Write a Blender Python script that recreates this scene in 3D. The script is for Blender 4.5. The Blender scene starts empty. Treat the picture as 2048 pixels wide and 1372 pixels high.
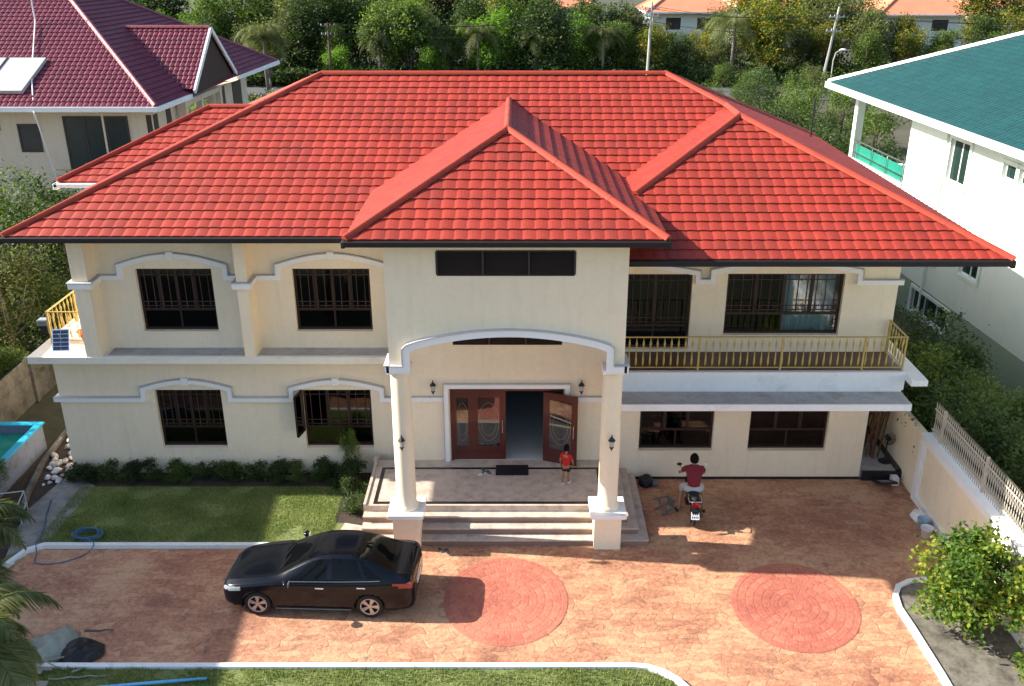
import bpy, math, random
from mathutils import Vector, Matrix, noise
random.seed(7)
R = math.radians
SC = bpy.context.scene
COL = SC.collection
# ---------------------------------------------------------------- camera
cd = bpy.data.cameras.new('camera'); cam = bpy.data.objects.new('camera', cd); COL.objects.link(cam)
cam.location = (0, 0, 14.0); cam.rotation_euler = (R(90 - 22.646), 0, 0)
cd.sensor_width = 36; cd.lens = 33.12; cd.shift_x = -0.00537; cd.clip_end = 3000; cd.clip_start = .1
SC.camera = cam
# ---------------------------------------------------------------- sky, sun, exposure
SUN = Vector((-1.56, 0.165, 1.0)).normalized()
W = bpy.data.worlds.new('World'); SC.world = W; W.use_nodes = True
nt = W.node_tree; nt.nodes.clear()
sky = nt.nodes.new('ShaderNodeTexSky'); sky.sky_type = 'NISHITA'; sky.sun_disc = False
sky.sun_elevation = math.asin(SUN.z); sky.sun_rotation = math.atan2(SUN.x, SUN.y)
sky.altitude = 20; sky.air_density = 1.0; sky.dust_density = 1.6; sky.ozone_density = 1.0
bg = nt.nodes.new('ShaderNodeBackground'); bg.inputs[1].default_value = 0.115
wo = nt.nodes.new('ShaderNodeOutputWorld')
nt.links.new(sky.outputs[0], bg.inputs[0]); nt.links.new(bg.outputs[0], wo.inputs[0])
sd = bpy.data.lights.new('sun', 'SUN'); sd.energy = 5.0; sd.angle = R(0.55); sd.color = (1.0, 0.93, 0.82)
sun = bpy.data.objects.new('sun', sd); COL.objects.link(sun)
sun.rotation_euler = SUN.to_track_quat('Z', 'Y').to_euler(); sun.location = (-60, 10, 40)
SC.view_settings.view_transform = 'Standard'; SC.view_settings.look = 'None'
SC.view_settings.exposure = 1.24; SC.view_settings.gamma = 1.0; SC.view_settings.use_curve_mapping = False

# ---------------------------------------------------------------- mesh builder
def V(*a): return Vector(a)
class MB:
    def __init__(s): s.v = []; s.f = []; s.m = []; s.cur = 0
    def mat(s, i): s.cur = i; return s
    def add(s, vs, fs):
        o = len(s.v); s.v.extend([tuple(p) for p in vs])
        s.f.extend([tuple(i + o for i in f) for f in fs]); s.m.extend([s.cur] * len(fs)); return s
    def quad(s, a, b, c, d): return s.add([a, b, c, d], [(0, 1, 2, 3)])
    def poly(s, ps): return s.add(ps, [tuple(range(len(ps)))])
    def box(s, x0, x1, y0, y1, z0, z1, M=None):
        if x0 > x1: x0, x1 = x1, x0
        if y0 > y1: y0, y1 = y1, y0
        if z0 > z1: z0, z1 = z1, z0
        vs = [V(x, y, z) for z in (z0, z1) for y in (y0, y1) for x in (x0, x1)]
        if M: vs = [M @ p for p in vs]
        return s.add(vs, [(0, 2, 3, 1), (4, 5, 7, 6), (0, 1, 5, 4), (2, 6, 7, 3), (0, 4, 6, 2), (1, 3, 7, 5)])
    def beam(s, p, q, w, h, up=(0, 0, 1)):
        p = Vector(p); q = Vector(q); d = (q - p).normalized(); u = Vector(up)
        r = d.cross(u)
        if r.length < 1e-4: r = d.cross(V(1, 0, 0))
        r.normalize(); u = r.cross(d).normalized()
        vs = [a + r * (i * w / 2) + u * (j * h / 2) for a in (p, q) for i, j in ((-1, -1), (1, -1), (1, 1), (-1, 1))]
        return s.add(vs, [(3, 2, 1, 0), (4, 5, 6, 7), (0, 1, 5, 4), (1, 2, 6, 5), (2, 3, 7, 6), (3, 0, 4, 7)])
    def cyl(s, p, q, r0, r1=None, n=10, caps=True):
        if r1 is None: r1 = r0
        p = Vector(p); q = Vector(q); d = (q - p).normalized(); a = d.orthogonal().normalized(); b = d.cross(a)
        vs = []
        for c, r in ((p, r0), (q, r1)):
            vs += [c + (a * math.cos(2 * math.pi * i / n) + b * math.sin(2 * math.pi * i / n)) * r for i in range(n)]
        fs = [(i, (i + 1) % n, n + (i + 1) % n, n + i) for i in range(n)]
        if caps: fs += [tuple(range(n))[::-1], tuple(range(n, 2 * n))]
        return s.add(vs, fs)
    def tube(s, pts, r, n=6, closed=False):
        pts = [Vector(p) for p in pts]; rs = r if isinstance(r, (list, tuple)) else [r] * len(pts)
        vs = []; N = len(pts); prev = None
        for k, p in enumerate(pts):
            d = (pts[min(k + 1, N - 1)] - pts[max(k - 1, 0)])
            d = d.normalized() if d.length > 1e-6 else V(0, 0, 1)
            a = d.orthogonal().normalized() if prev is None else (prev - d * prev.dot(d)).normalized()
            prev = a; b = d.cross(a)
            vs += [p + (a * math.cos(2 * math.pi * i / n) + b * math.sin(2 * math.pi * i / n)) * rs[k] for i in range(n)]
        fs = [(k * n + i, k * n + (i + 1) % n, (k + 1) * n + (i + 1) % n, (k + 1) * n + i) for k in range(N - 1) for i in range(n)]
        fs += [tuple(range(n))[::-1], tuple(range((N - 1) * n, N * n))]
        return s.add(vs, fs)
    def lathe(s, prof, c=(0, 0, 0), n=12, M=None, sx=1, sy=1):
        c = Vector(c); vs = []
        for r, z in prof:
            for i in range(n):
                p = V(r * sx * math.cos(2 * math.pi * i / n), r * sy * math.sin(2 * math.pi * i / n), z)
                vs.append((M @ p if M else p) + c)
        K = len(prof)
        fs = [(k * n + i, k * n + (i + 1) % n, (k + 1) * n + (i + 1) % n, (k + 1) * n + i) for k in range(K - 1) for i in range(n)]
        if prof[0][0] > 1e-4: fs.append(tuple(range(n))[::-1])
        if prof[-1][0] > 1e-4: fs.append(tuple(range((K - 1) * n, K * n)))
        return s.add(vs, fs)
    def ball(s, c, r, n=10, k=6, sc=(1, 1, 1)):
        c = Vector(c)
        prof = [(max(1e-5, math.sin(math.pi * i / k)) * r, -math.cos(math.pi * i / k) * r) for i in range(k + 1)]
        return s.lathe(prof, c, n, Matrix.Diagonal((sc[0], sc[1], sc[2])).to_4x4())
    def prism(s, ps, z0, z1):
        n = len(ps)
        vs = [V(p[0], p[1], z0) for p in ps] + [V(p[0], p[1], z1) for p in ps]
        fs = [tuple(range(n))[::-1], tuple(range(n, 2 * n))] + [(i, (i + 1) % n, n + (i + 1) % n, n + i) for i in range(n)]
        return s.add(vs, fs)
    def mesh(s, name, mats, smooth=False):
        me = bpy.data.meshes.new(name); me.from_pydata(s.v, [], s.f)
        for m in (mats if isinstance(mats, (list, tuple)) else [mats]): me.materials.append(m)
        if any(s.m): me.polygons.foreach_set('material_index', s.m)
        if smooth: me.polygons.foreach_set('use_smooth', [True] * len(s.f))
        me.update(); return me
    def build(s, name, mats, parent=None, smooth=False, loc=None):
        return link(name, s.mesh(name, mats, smooth), parent, loc)
def link(name, me, parent=None, loc=None, M=None):
    o = bpy.data.objects.new(name, me); COL.objects.link(o)
    if parent is not None:
        o.parent = parent; off = parent.get('_b')
        if off is not None and M is None and loc is None: o.location = (-off[0], -off[1], -off[2])
        if off is not None and M is not None: M = Matrix.Translation((-off[0], -off[1], -off[2])) @ M
    if loc is not None: o.location = loc
    if M is not None: o.matrix_local = M
    return o
def tag(o, label=None, cat=None, group=None, kind=None):
    if label: o['label'] = label
    if cat: o['category'] = cat
    if group: o['group'] = group
    if kind: o['kind'] = kind
    return o
def thing(name, label, cat, loc=(0, 0, 0), rz=0, group=None):
    o = bpy.data.objects.new(name, None); COL.objects.link(o); o.empty_display_size = .3
    o.location = loc; o.rotation_euler = (0, 0, rz)
    return tag(o, label, cat, group)
def wthing(name, label, cat, loc, group=None):
    """a thing whose parts are written in world coordinates"""
    o = thing(name, label, cat, loc, 0, group); o['_b'] = tuple(loc); return o
def copy_tree(o, parent=None):
    c = o.copy(); COL.objects.link(c); c.parent = parent
    for ch in list(o.children): copy_tree(ch, c)
    return c
def struct(name, mb, m, smooth=False):
    return tag(mb.build(name, m, None, smooth), kind='structure')
def bevel(o, w=.015, seg=2):
    b = o.modifiers.new('bevel', 'BEVEL'); b.width = w; b.segments = seg; b.limit_method = 'ANGLE'; return o

# ---------------------------------------------------------------- materials
def nmat(name):
    m = bpy.data.materials.new(name); m.use_nodes = True; t = m.node_tree
    return m, t, t.nodes['Principled BSDF']
def N(t, kind, **k):
    n = t.nodes.new(kind)
    for a, b in k.items(): setattr(n, a, b)
    return n
def ramp(t, fac, stops):
    r = N(t, 'ShaderNodeValToRGB'); e = r.color_ramp.elements
    while len(e) < len(stops): e.new(.5)
    for x, (p, c) in zip(e, stops): x.position = p; x.color = (*c, 1)
    t.links.new(fac, r.inputs[0]); return r
def mul(c, k): return tuple(min(1, x * k) for x in c)
def surf(name, col, rough=.7, var=.18, scale=1.5, fine=12, bump=0.0, bscale=60, dirt=None, dirtscale=.8, island=0.0, metal=0.0, coat=0.0, spec=.5, dlo=.52, dhi=.72, streak=0):
    m, t, b = nmat(name); L = t.links
    g = N(t, 'ShaderNodeNewGeometry')
    n1 = N(t, 'ShaderNodeTexNoise'); n1.inputs['Scale'].default_value = scale; n1.inputs['Detail'].default_value = 5
    n2 = N(t, 'ShaderNodeTexNoise'); n2.inputs['Scale'].default_value = fine; n2.inputs['Detail'].default_value = 4
    L.new(g.outputs['Position'], n1.inputs['Vector']); L.new(g.outputs['Position'], n2.inputs['Vector'])
    mx = N(t, 'ShaderNodeMath', operation='ADD'); L.new(n1.outputs[0], mx.inputs[0]); L.new(n2.outputs[0], mx.inputs[1])
    hv = N(t, 'ShaderNodeMath', operation='MULTIPLY'); hv.inputs[1].default_value = .5; L.new(mx.outputs[0], hv.inputs[0])
    r = ramp(t, hv.outputs[0], [(.3, mul(col, 1 - var)), (.7, mul(col, 1 + var))])
    out = r.outputs[0]
    if dirt:
        n3 = N(t, 'ShaderNodeTexNoise'); n3.inputs['Scale'].default_value = dirtscale; n3.inputs['Detail'].default_value = 8; n3.inputs['Roughness'].default_value = .65
        L.new(g.outputs['Position'], n3.inputs['Vector'])
        mr = N(t, 'ShaderNodeMapRange'); mr.inputs[1].default_value = dlo; mr.inputs[2].default_value = dhi; L.new(n3.outputs[0], mr.inputs[0])
        x = N(t, 'ShaderNodeMix', data_type='RGBA'); L.new(mr.outputs[0], x.inputs[0]); L.new(out, x.inputs[6]); x.inputs[7].default_value = (*dirt, 1); out = x.outputs[2]
    if streak:
        mp_ = N(t, 'ShaderNodeMapping'); mp_.inputs['Scale'].default_value = (3.2, 3.2, .28); L.new(g.outputs['Position'], mp_.inputs['Vector'])
        ns = N(t, 'ShaderNodeTexNoise'); ns.inputs['Scale'].default_value = 1.6; ns.inputs['Detail'].default_value = 6; ns.inputs['Roughness'].default_value = .6; L.new(mp_.outputs[0], ns.inputs['Vector'])
        ms = N(t, 'ShaderNodeMapRange'); ms.inputs[1].default_value = .52; ms.inputs[2].default_value = .80; ms.inputs[4].default_value = streak; L.new(ns.outputs[0], ms.inputs[0])
        xs_ = N(t, 'ShaderNodeMix', data_type='RGBA'); L.new(ms.outputs[0], xs_.inputs[0]); L.new(out, xs_.inputs[6]); xs_.inputs[7].default_value = (*mul(col, .42), 1); out = xs_.outputs[2]
    if island:
        oi = N(t, 'ShaderNodeObjectInfo'); ad = N(t, 'ShaderNodeMath', operation='ADD')
        L.new(oi.outputs['Random'], ad.inputs[0]); L.new(g.outputs['Random Per Island'], ad.inputs[1])
        fr = N(t, 'ShaderNodeMath', operation='FRACT'); L.new(ad.outputs[0], fr.inputs[0])
        mr = N(t, 'ShaderNodeMapRange'); mr.inputs[3].default_value = 1 - island; mr.inputs[4].default_value = 1 + island; L.new(fr.outputs[0], mr.inputs[0])
        h = N(t, 'ShaderNodeHueSaturation'); L.new(mr.outputs[0], h.inputs['Value']); L.new(out, h.inputs['Color']); out = h.outputs[0]
    L.new(out, b.inputs['Base Color']); b.inputs['Roughness'].default_value = rough; b.inputs['Metallic'].default_value = metal
    b.inputs['Coat Weight'].default_value = coat; b.inputs['Specular IOR Level'].default_value = spec
    if bump:
        n4 = N(t, 'ShaderNodeTexNoise'); n4.inputs['Scale'].default_value = bscale; n4.inputs['Detail'].default_value = 4; L.new(g.outputs['Position'], n4.inputs['Vector'])
        bp = N(t, 'ShaderNodeBump'); bp.inputs['Strength'].default_value = bump; bp.inputs['Distance'].default_value = .02
        L.new(n4.outputs[0], bp.inputs['Height']); L.new(bp.outputs[0], b.inputs['Normal'])
    return m
def leafmat(name, c0, c1, c2, trans=.35, rough=.72):
    """leaf colours spread leaf by leaf over c0..c2"""
    m, t, b = nmat(name); L = t.links
    g = N(t, 'ShaderNodeNewGeometry'); oi = N(t, 'ShaderNodeObjectInfo')
    n1 = N(t, 'ShaderNodeTexNoise'); n1.inputs['Scale'].default_value = .9; L.new(g.outputs['Position'], n1.inputs['Vector'])
    a = N(t, 'ShaderNodeMath', operation='MULTIPLY_ADD'); a.inputs[1].default_value = .55; L.new(g.outputs['Random Per Island'], a.inputs[0])
    mr = N(t, 'ShaderNodeMapRange'); mr.inputs[1].default_value = .3; mr.inputs[2].default_value = .7; mr.inputs[3].default_value = 0; mr.inputs[4].default_value = .45
    L.new(n1.outputs[0], mr.inputs[0]); L.new(mr.outputs[0], a.inputs[2])
    r = ramp(t, a.outputs[0], [(.05, c0), (.5, c1), (.95, c2)])
    h = N(t, 'ShaderNodeHueSaturation'); mv = N(t, 'ShaderNodeMapRange'); mv.inputs[3].default_value = .8; mv.inputs[4].default_value = 1.25
    L.new(oi.outputs['Random'], mv.inputs[0]); L.new(mv.outputs[0], h.inputs['Value']); L.new(r.outputs[0], h.inputs['Color'])
    L.new(h.outputs[0], b.inputs['Base Color']); b.inputs['Roughness'].default_value = rough
    tr = N(t, 'ShaderNodeBsdfTranslucent'); hs = N(t, 'ShaderNodeHueSaturation'); hs.inputs['Value'].default_value = 1.5; hs.inputs['Saturation'].default_value = 1.1
    L.new(h.outputs[0], hs.inputs['Color']); L.new(hs.outputs[0], tr.inputs['Color'])
    mx = N(t, 'ShaderNodeMixShader'); mx.inputs[0].default_value = trans
    L.new(b.outputs[0], mx.inputs[1]); L.new(tr.outputs[0], mx.inputs[2]); L.new(mx.outputs[0], t.nodes['Material Output'].inputs[0])
    return m
def glassmat(name, tint=(.25, .3, .3), refl=.5):
    m, t, b = nmat(name); L = t.links
    tr = N(t, 'ShaderNodeBsdfTransparent'); tr.inputs[0].default_value = (*tint, 1)
    gl = N(t, 'ShaderNodeBsdfGlossy'); gl.inputs['Roughness'].default_value = .03; gl.inputs[0].default_value = (.9, .9, .9, 1)
    fr = N(t, 'ShaderNodeFresnel'); fr.inputs[0].default_value = 1.5
    ad = N(t, 'ShaderNodeMath', operation='MULTIPLY_ADD'); ad.inputs[1].default_value = 1.0; ad.inputs[2].default_value = refl * .1; L.new(fr.outputs[0], ad.inputs[0])
    mx = N(t, 'ShaderNodeMixShader'); L.new(ad.outputs[0], mx.inputs[0]); L.new(tr.outputs[0], mx.inputs[1]); L.new(gl.outputs[0], mx.inputs[2])
    L.new(mx.outputs[0], t.nodes['Material Output'].inputs[0]); return m

CREAM = surf('cream_stucco', (.88, .75, .56), .85, .05, .7, 8, .12, 45, dirt=(.79, .67, .50), dirtscale=.6, dlo=.52, dhi=.85, streak=.15)
TRIM = surf('white_trim_paint', (.86, .85, .84), .6, .04, 1, 9)
TRIMCAP = surf('grey_trim_edge', (.50, .49, .49), .8, .1, 3, 9)
WHITEP = surf('white_slab_paint', (.80, .79, .79), .6, .06, 1.2, 8, dirt=(.45, .43, .42), dirtscale=1.1, dlo=.58, dhi=.9)
SLABTOP = surf('weathered_cement', (.40, .39, .38), .85, .2, 1.3, 9, .2, 30, dirt=(.22, .20, .19), dirtscale=1.8, dlo=.5, dhi=.8)
REDT = surf('red_roof_tile', (.30, .034, .020), .65, .12, .5, 7, .08, 40, island=.11, dirt=(.20, .030, .022), dirtscale=.9, dlo=.46, dhi=.82, spec=.3)
REDC = surf('red_ridge_capping', (.34, .046, .023), .65, .14, .8, 9, .05, 40, spec=.3, dirt=(.24, .035, .025), dirtscale=2.2)
PURT = surf('maroon_roof_tile', (.13, .016, .034), .45, .18, .8, 6, island=.14)
PURC = surf('maroon_ridge', (.20, .035, .05), .5, .12)
GRNT = surf('teal_roof_tile', (.006, .058, .060), .55, .14, .5, 6, island=.12)
WHC = surf('white_ridge', (.7, .72, .72), .6, .06)
GUT = surf('dark_gutter', (.007, .005, .005), .6, .2)
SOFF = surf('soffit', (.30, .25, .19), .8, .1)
WOOD = surf('dark_brown_wood', (.022, .008, .006), .45, .25, 2, 25)
DOORW = surf('red_brown_door_wood', (.085, .015, .010), .35, .25, 2, 30, coat=.3)
BRONZE = surf('bronze_vent', (.045, .030, .026), .5, .15)
GOLD = surf('gold_painted_metal', (.46, .34, .10), .45, .10, 3, 20, metal=.15)
IRON = surf('black_iron', (.012, .012, .012), .5, .2)
GRILL = surf('grille_paint', (.055, .030, .022), .5, .2)
GLASS = glassmat('window_glass', (.10, .12, .12), .12)
CGLS = glassmat('clear_window_glass', (.8, .85, .85), .2)
DGLASS = glassmat('etched_door_glass', (.30, .28, .24), 1.4)
LGLASS = surf('lantern_glass', (.38, .42, .42), .2, .1)
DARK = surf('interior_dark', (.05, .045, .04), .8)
INTF = surf('interior_floor_tile', (.62, .64, .62), .15, .05)
CURT = surf('curtain_cloth', (.50, .60, .66), .9, .1, 3, 20)
GRAN = surf('granite_tile', (.56, .47, .40), .4, .16, 3, 30, dirt=(.36, .29, .25), dirtscale=4, dlo=.45, dhi=.7)
GRANB = surf('black_granite', (.02, .018, .018), .25, .2, 8, 40)
GRANR = surf('step_riser_stone', (.26, .17, .13), .5, .15, 3, 30)
CONC = surf('grey_concrete', (.24, .235, .22), .9, .2, 1.2, 10, .3, 25, dirt=(.10, .095, .085), dirtscale=2.0, dlo=.45, dhi=.75)
DCONC = surf('old_concrete_wall', (.17, .155, .135), .95, .3, 1.1, 8, .5, 20, dirt=(.055, .055, .045), dirtscale=1.6, dlo=.42, dhi=.7)
KERB = surf('kerb_paint', (.72, .74, .74), .7, .08, 2, 12, dirt=(.34, .33, .30), dirtscale=3.2, dlo=.58, dhi=.85)
SOIL = surf('soil', (.045, .032, .022), 1, .4, 3, 20, .6, 18)
GROUND = surf('rough_ground', (.052, .052, .028), 1, .5, .12, 2.5, .5, 3, dirt=(.09, .078, .055), dirtscale=.08)
LAWN = surf('lawn_grass_base', (.15, .18, .058), 1, .35, 1.3, 14, .6, 60, dirt=(.18, .15, .06), dirtscale=1.7, dlo=.56, dhi=.75)
ROAD = surf('asphalt', (.075, .077, .085), .9, .15, .4, 5)
WATER = surf('pool_water', (.02, .24, .20), .05, .2, 1, 4)
POOLB = surf('pool_rim_blue', (.02, .36, .55), .4, .1)
POOLW = surf('pool_wall_grey', (.19, .22, .30), .8, .15, 2, 12, dirt=(.12, .13, .14), dirtscale=3)
STONE = surf('white_rock', (.50, .48, .46), .9, .15, 4, 20, .4, 20, island=.3)
BARK = surf('bark', (.12, .085, .06), .95, .3, 2, 20, .5, 20)
BARKG = surf('grey_bark', (.20, .17, .14), .95, .3, 2, 20, .5, 20)
WHW = surf('white_house_wall', (.70, .76, .70), .8, .03, .8, 8, dirt=(.60, .66, .60), dirtscale=.5, dlo=.5, dhi=.9, streak=.12)
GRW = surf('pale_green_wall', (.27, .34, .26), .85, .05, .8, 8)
LBW = surf('beige_house_wall', (.68, .58, .46), .85, .07, .5, 6, dirt=(.56, .48, .39), dirtscale=.5, streak=.2)
ORT = surf('orange_roof', (.62, .22, .12), .8, .12, .6, 4)
PAINT = surf('black_car_paint', (.003, .004, .007), .16, .1, coat=.12, spec=.3)
CGLASS = surf('dark_car_glass', (.003, .0035, .004), .06, .1, spec=.22)
RUB = surf('black_rubber', (.012, .012, .012), .8)
BLKP = surf('black_plastic', (.01, .01, .011), .5)
CHROME = surf('bright_metal', (.75, .75, .76), .18, .05, metal=1.0)
ALLOY = surf('alloy_rim', (.48, .46, .45), .3, .05, metal=.7)
HLIGHT = surf('headlamp_lens', (.30, .33, .36), .08, .1, coat=1)
TLIGHT = surf('tail_lamp_lens', (.35, .01, .015), .12, .1, coat=1)
SKIN = surf('skin', (.30, .15, .09), .6, .06)
HAIR = surf('black_hair', (.006, .005, .005), .9, spec=.1)
REDSH = surf('red_shirt', (.42, .008, .010), .85, .12, 4, 20)
DREDSH = surf('dark_red_shirt', (.16, .010, .018), .85, .12, 4, 20)
BLKSH = surf('black_shorts', (.010, .010, .012), .85)
GRYSH = surf('light_grey_shorts', (.42, .43, .46), .85, .1, 4, 20)
WHT = surf('white_plastic', (.78, .78, .78), .5)
BLUEH = surf('blue_hose', (.03, .12, .22), .5)
BLUEP = surf('blue_pipe', (.10, .42, .72), .4)
GREYP = surf('grey_plastic', (.12, .14, .15), .6)
TARP = surf('pale_tarpaulin', (.26, .28, .23), .75, .15, 2, 9, dirt=(.16, .17, .15), dirtscale=2.5)
BLKS = surf('black_sack', (.006, .006, .007), .6)
DEADW = surf('weathered_wood', (.26, .24, .19), .95, .25, 3, 18)
BAMB = surf('bamboo', (.16, .075, .035), .8, .3, 3, 20, island=.35)
SOLAR = surf('solar_cells', (.012, .018, .055), .2, .2)
ORANGE = surf('orange_plastic', (.65, .16, .05), .5)
BEIGEF = surf('beige_fence_paint', (.50, .44, .36), .7, .15)
PANEL = surf('pale_panel', (.46, .47, .45), .3, .04)
LF_DARK = leafmat('leaf_dark', (.014, .030, .006), (.038, .074, .014), (.10, .14, .028))
LF_MID = leafmat('leaf_mid', (.024, .052, .008), (.075, .13, .018), (.18, .22, .035))
LF_OLIVE = leafmat('leaf_olive', (.03, .048, .012), (.095, .12, .028), (.20, .21, .06))
LF_YEL = leafmat('leaf_yellowing', (.03, .06, .008), (.10, .14, .016), (.42, .30, .03))
LF_BRIGHT = leafmat('leaf_bright', (.04, .09, .008), (.10, .20, .018), (.20, .32, .04))
LF_PALM = leafmat('leaf_palm', (.04, .06, .015), (.10, .125, .035), (.22, .21, .08))
LF_BUSH = leafmat('leaf_garden_bush', (.02, .055, .005), (.075, .155, .012), (.34, .33, .03), .4)
GRASSB = leafmat('grass_blade', (.09, .13, .03), (.19, .25, .065), (.35, .36, .15), .3)

# ================================================================ GROUND
def flat(ps, z, name, m):
    return struct(name, MB().poly([V(x, y, z) for x, y in ps]), m)
# one big gently uneven ground sheet
gm = MB()
def gz(x, y):
    return -.03 if y < 36 and abs(x) < 30 else -.06
xs = [-600, -200, -90, -50, -30, -15, 0, 15, 30, 50, 90, 200, 600]; ys = [-40, 0, 15, 30, 45, 70, 95, 130, 200, 320, 900]
gv = [V(x, y, gz(x, y)) for y in ys for x in xs]
gm.add(gv, [(j * 13 + i, j * 13 + i + 1, (j + 1) * 13 + i + 1, (j + 1) * 13 + i) for j in range(10) for i in range(12)])
struct('ground', gm, GROUND)
# stamped concrete driveway
def drive_mat(name, c0, c1, c2, dark):
    m, t, b = nmat(name); L = t.links
    g = N(t, 'ShaderNodeNewGeometry'); oi = N(t, 'ShaderNodeObjectInfo')
    n1 = N(t, 'ShaderNodeTexNoise'); n1.inputs['Scale'].default_value = .55; n1.inputs['Detail'].default_value = 3
    n2 = N(t, 'ShaderNodeTexNoise'); n2.inputs['Scale'].default_value = 9; n2.inputs['Detail'].default_value = 9; n2.inputs['Roughness'].default_value = .7
    for n in (n1, n2): L.new(g.outputs['Position'], n.inputs['Vector'])
    ad = N(t, 'ShaderNodeMath', operation='ADD'); L.new(oi.outputs['Random'], ad.inputs[0]); L.new(g.outputs['Random Per Island'], ad.inputs[1])
    fr = N(t, 'ShaderNodeMath', operation='FRACT'); L.new(ad.outputs[0], fr.inputs[0])
    a1 = N(t, 'ShaderNodeMath', operation='MULTIPLY_ADD'); a1.inputs[1].default_value = .75; L.new(n1.outputs[0], a1.inputs[0])
    a0 = N(t, 'ShaderNodeMath', operation='MULTIPLY'); a0.inputs[1].default_value = .80; L.new(n2.outputs[0], a0.inputs[0]); L.new(a0.outputs[0], a1.inputs[2])
    a2 = N(t, 'ShaderNodeMath', operation='MULTIPLY_ADD'); a2.inputs[1].default_value = .16; L.new(fr.outputs[0], a2.inputs[0]); L.new(a1.outputs[0], a2.inputs[2])
    r = ramp(t, a2.outputs[0], [(.60, c0), (.80, c1), (1.0, c2)])
    n3 = N(t, 'ShaderNodeTexNoise'); n3.inputs['Scale'].default_value = 2.6; n3.inputs['Detail'].default_value = 9; n3.inputs['Roughness'].default_value = .72
    L.new(g.outputs['Position'], n3.inputs['Vector'])
    mr = N(t, 'ShaderNodeMapRange'); mr.inputs[1].default_value = .575; mr.inputs[2].default_value = .70; mr.inputs[4].default_value = .8; L.new(n3.outputs[0], mr.inputs[0])
    x = N(t, 'ShaderNodeMix', data_type='RGBA'); L.new(mr.outputs[0], x.inputs[0]); L.new(r.outputs[0], x.inputs[6]); x.inputs[7].default_value = (*dark, 1)
    L.new(x.outputs[2], b.inputs['Base Color']); b.inputs['Roughness'].default_value = .72
    n4 = N(t, 'ShaderNodeTexNoise'); n4.inputs['Scale'].default_value = 18; n4.inputs['Detail'].default_value = 6; L.new(g.outputs['Position'], n4.inputs['Vector'])
    bp = N(t, 'ShaderNodeBump'); bp.inputs['Strength'].default_value = .5; bp.inputs['Distance'].default_value = .02
    L.new(n4.outputs[0], bp.inputs['Height']); L.new(bp.outputs[0], b.inputs['Normal'])
    return m
DRV = drive_mat('stamped_concrete_orange', (.22, .092, .058), (.40, .185, .105), (.53, .315, .18), (.085, .07, .065))
DRVJ = drive_mat('stamped_concrete_joint', (.19, .082, .054), (.29, .132, .078), (.38, .21, .125), (.12, .09, .08))
MED = drive_mat('stamped_concrete_red', (.28, .076, .054), (.385, .115, .078), (.47, .175, .11), (.24, .12, .10))
MEDJ = drive_mat('medallion_joint', (.30, .080, .058), (.37, .112, .076), (.43, .15, .095), (.17, .09, .07))
def arc(cx, cy, r, a0, a1, n):
    return [(cx + r * math.cos(R(a0 + (a1 - a0) * i / n)), cy + r * math.sin(R(a0 + (a1 - a0) * i / n))) for i in range(n + 1)]
kerbB = [(-17, 15.70), (2.45, 15.70)] + [(2.75, 15.66), (3.05, 15.52), (3.30, 15.30), (3.5, 15.0), (3.62, 14.6), (3.66, 13.0)]
kerbL = [(-15.2, 16.9), (-13.6, 17.9), (-12.75, 18.7), (-12.5, 19.4), (-12.35, 19.85), (-12.0, 20.08), (-4.2, 20.08)]
kerbR = [(10.7, 18.66), (9.75, 18.66), (9.35, 18.58), (9.02, 18.38), (8.84, 18.05), (8.76, 17.6), (8.80, 16.9), (8.84, 15.5), (8.84, 13.0)]
drive = [(-17, 15.70)] + kerbB[1:] + [(8.84, 13.0)] + kerbR[::-1][1:] + [(10.9, 18.7), (10.9, 23.42), (3.4, 23.42), (3.4, 20.05)] + kerbL[::-1][1:]
drive = [(-17, 15.70)] + kerbB[1:] + [(8.84, 13.0)] + kerbR[::-1][1:] + [(10.95, 18.66), (10.95, 23.5), (-4.2, 23.5), (-4.2, 20.08)] + kerbL[::-1][1:] + [(-17, 16.0)]
def inside(p, poly):
    x, y = p; c = False; n = len(poly)
    for i in range(n):
        x0, y0 = poly[i]; x1, y1 = poly[i - 1]
        if (y0 > y) != (y1 > y) and x < (x1 - x0) * (y - y0) / (y1 - y0) + x0: c = not c
    return c
dv = struct('driveway', MB().poly([V(x, y, 0.0) for x, y in drive]), DRVJ)
MEDS = [(-.27, 18.0, 1.45, 1.62, 0), (6.43, 17.78, 1.45, 1.62, -18)]
def mloc(c, x, y):
    a = R(c[4]); dx, dy = x - c[0], y - c[1]; u = dx * math.cos(a) + dy * math.sin(a); v = -dx * math.sin(a) + dy * math.cos(a)
    return math.hypot(u / c[2], v / c[3])
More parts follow.
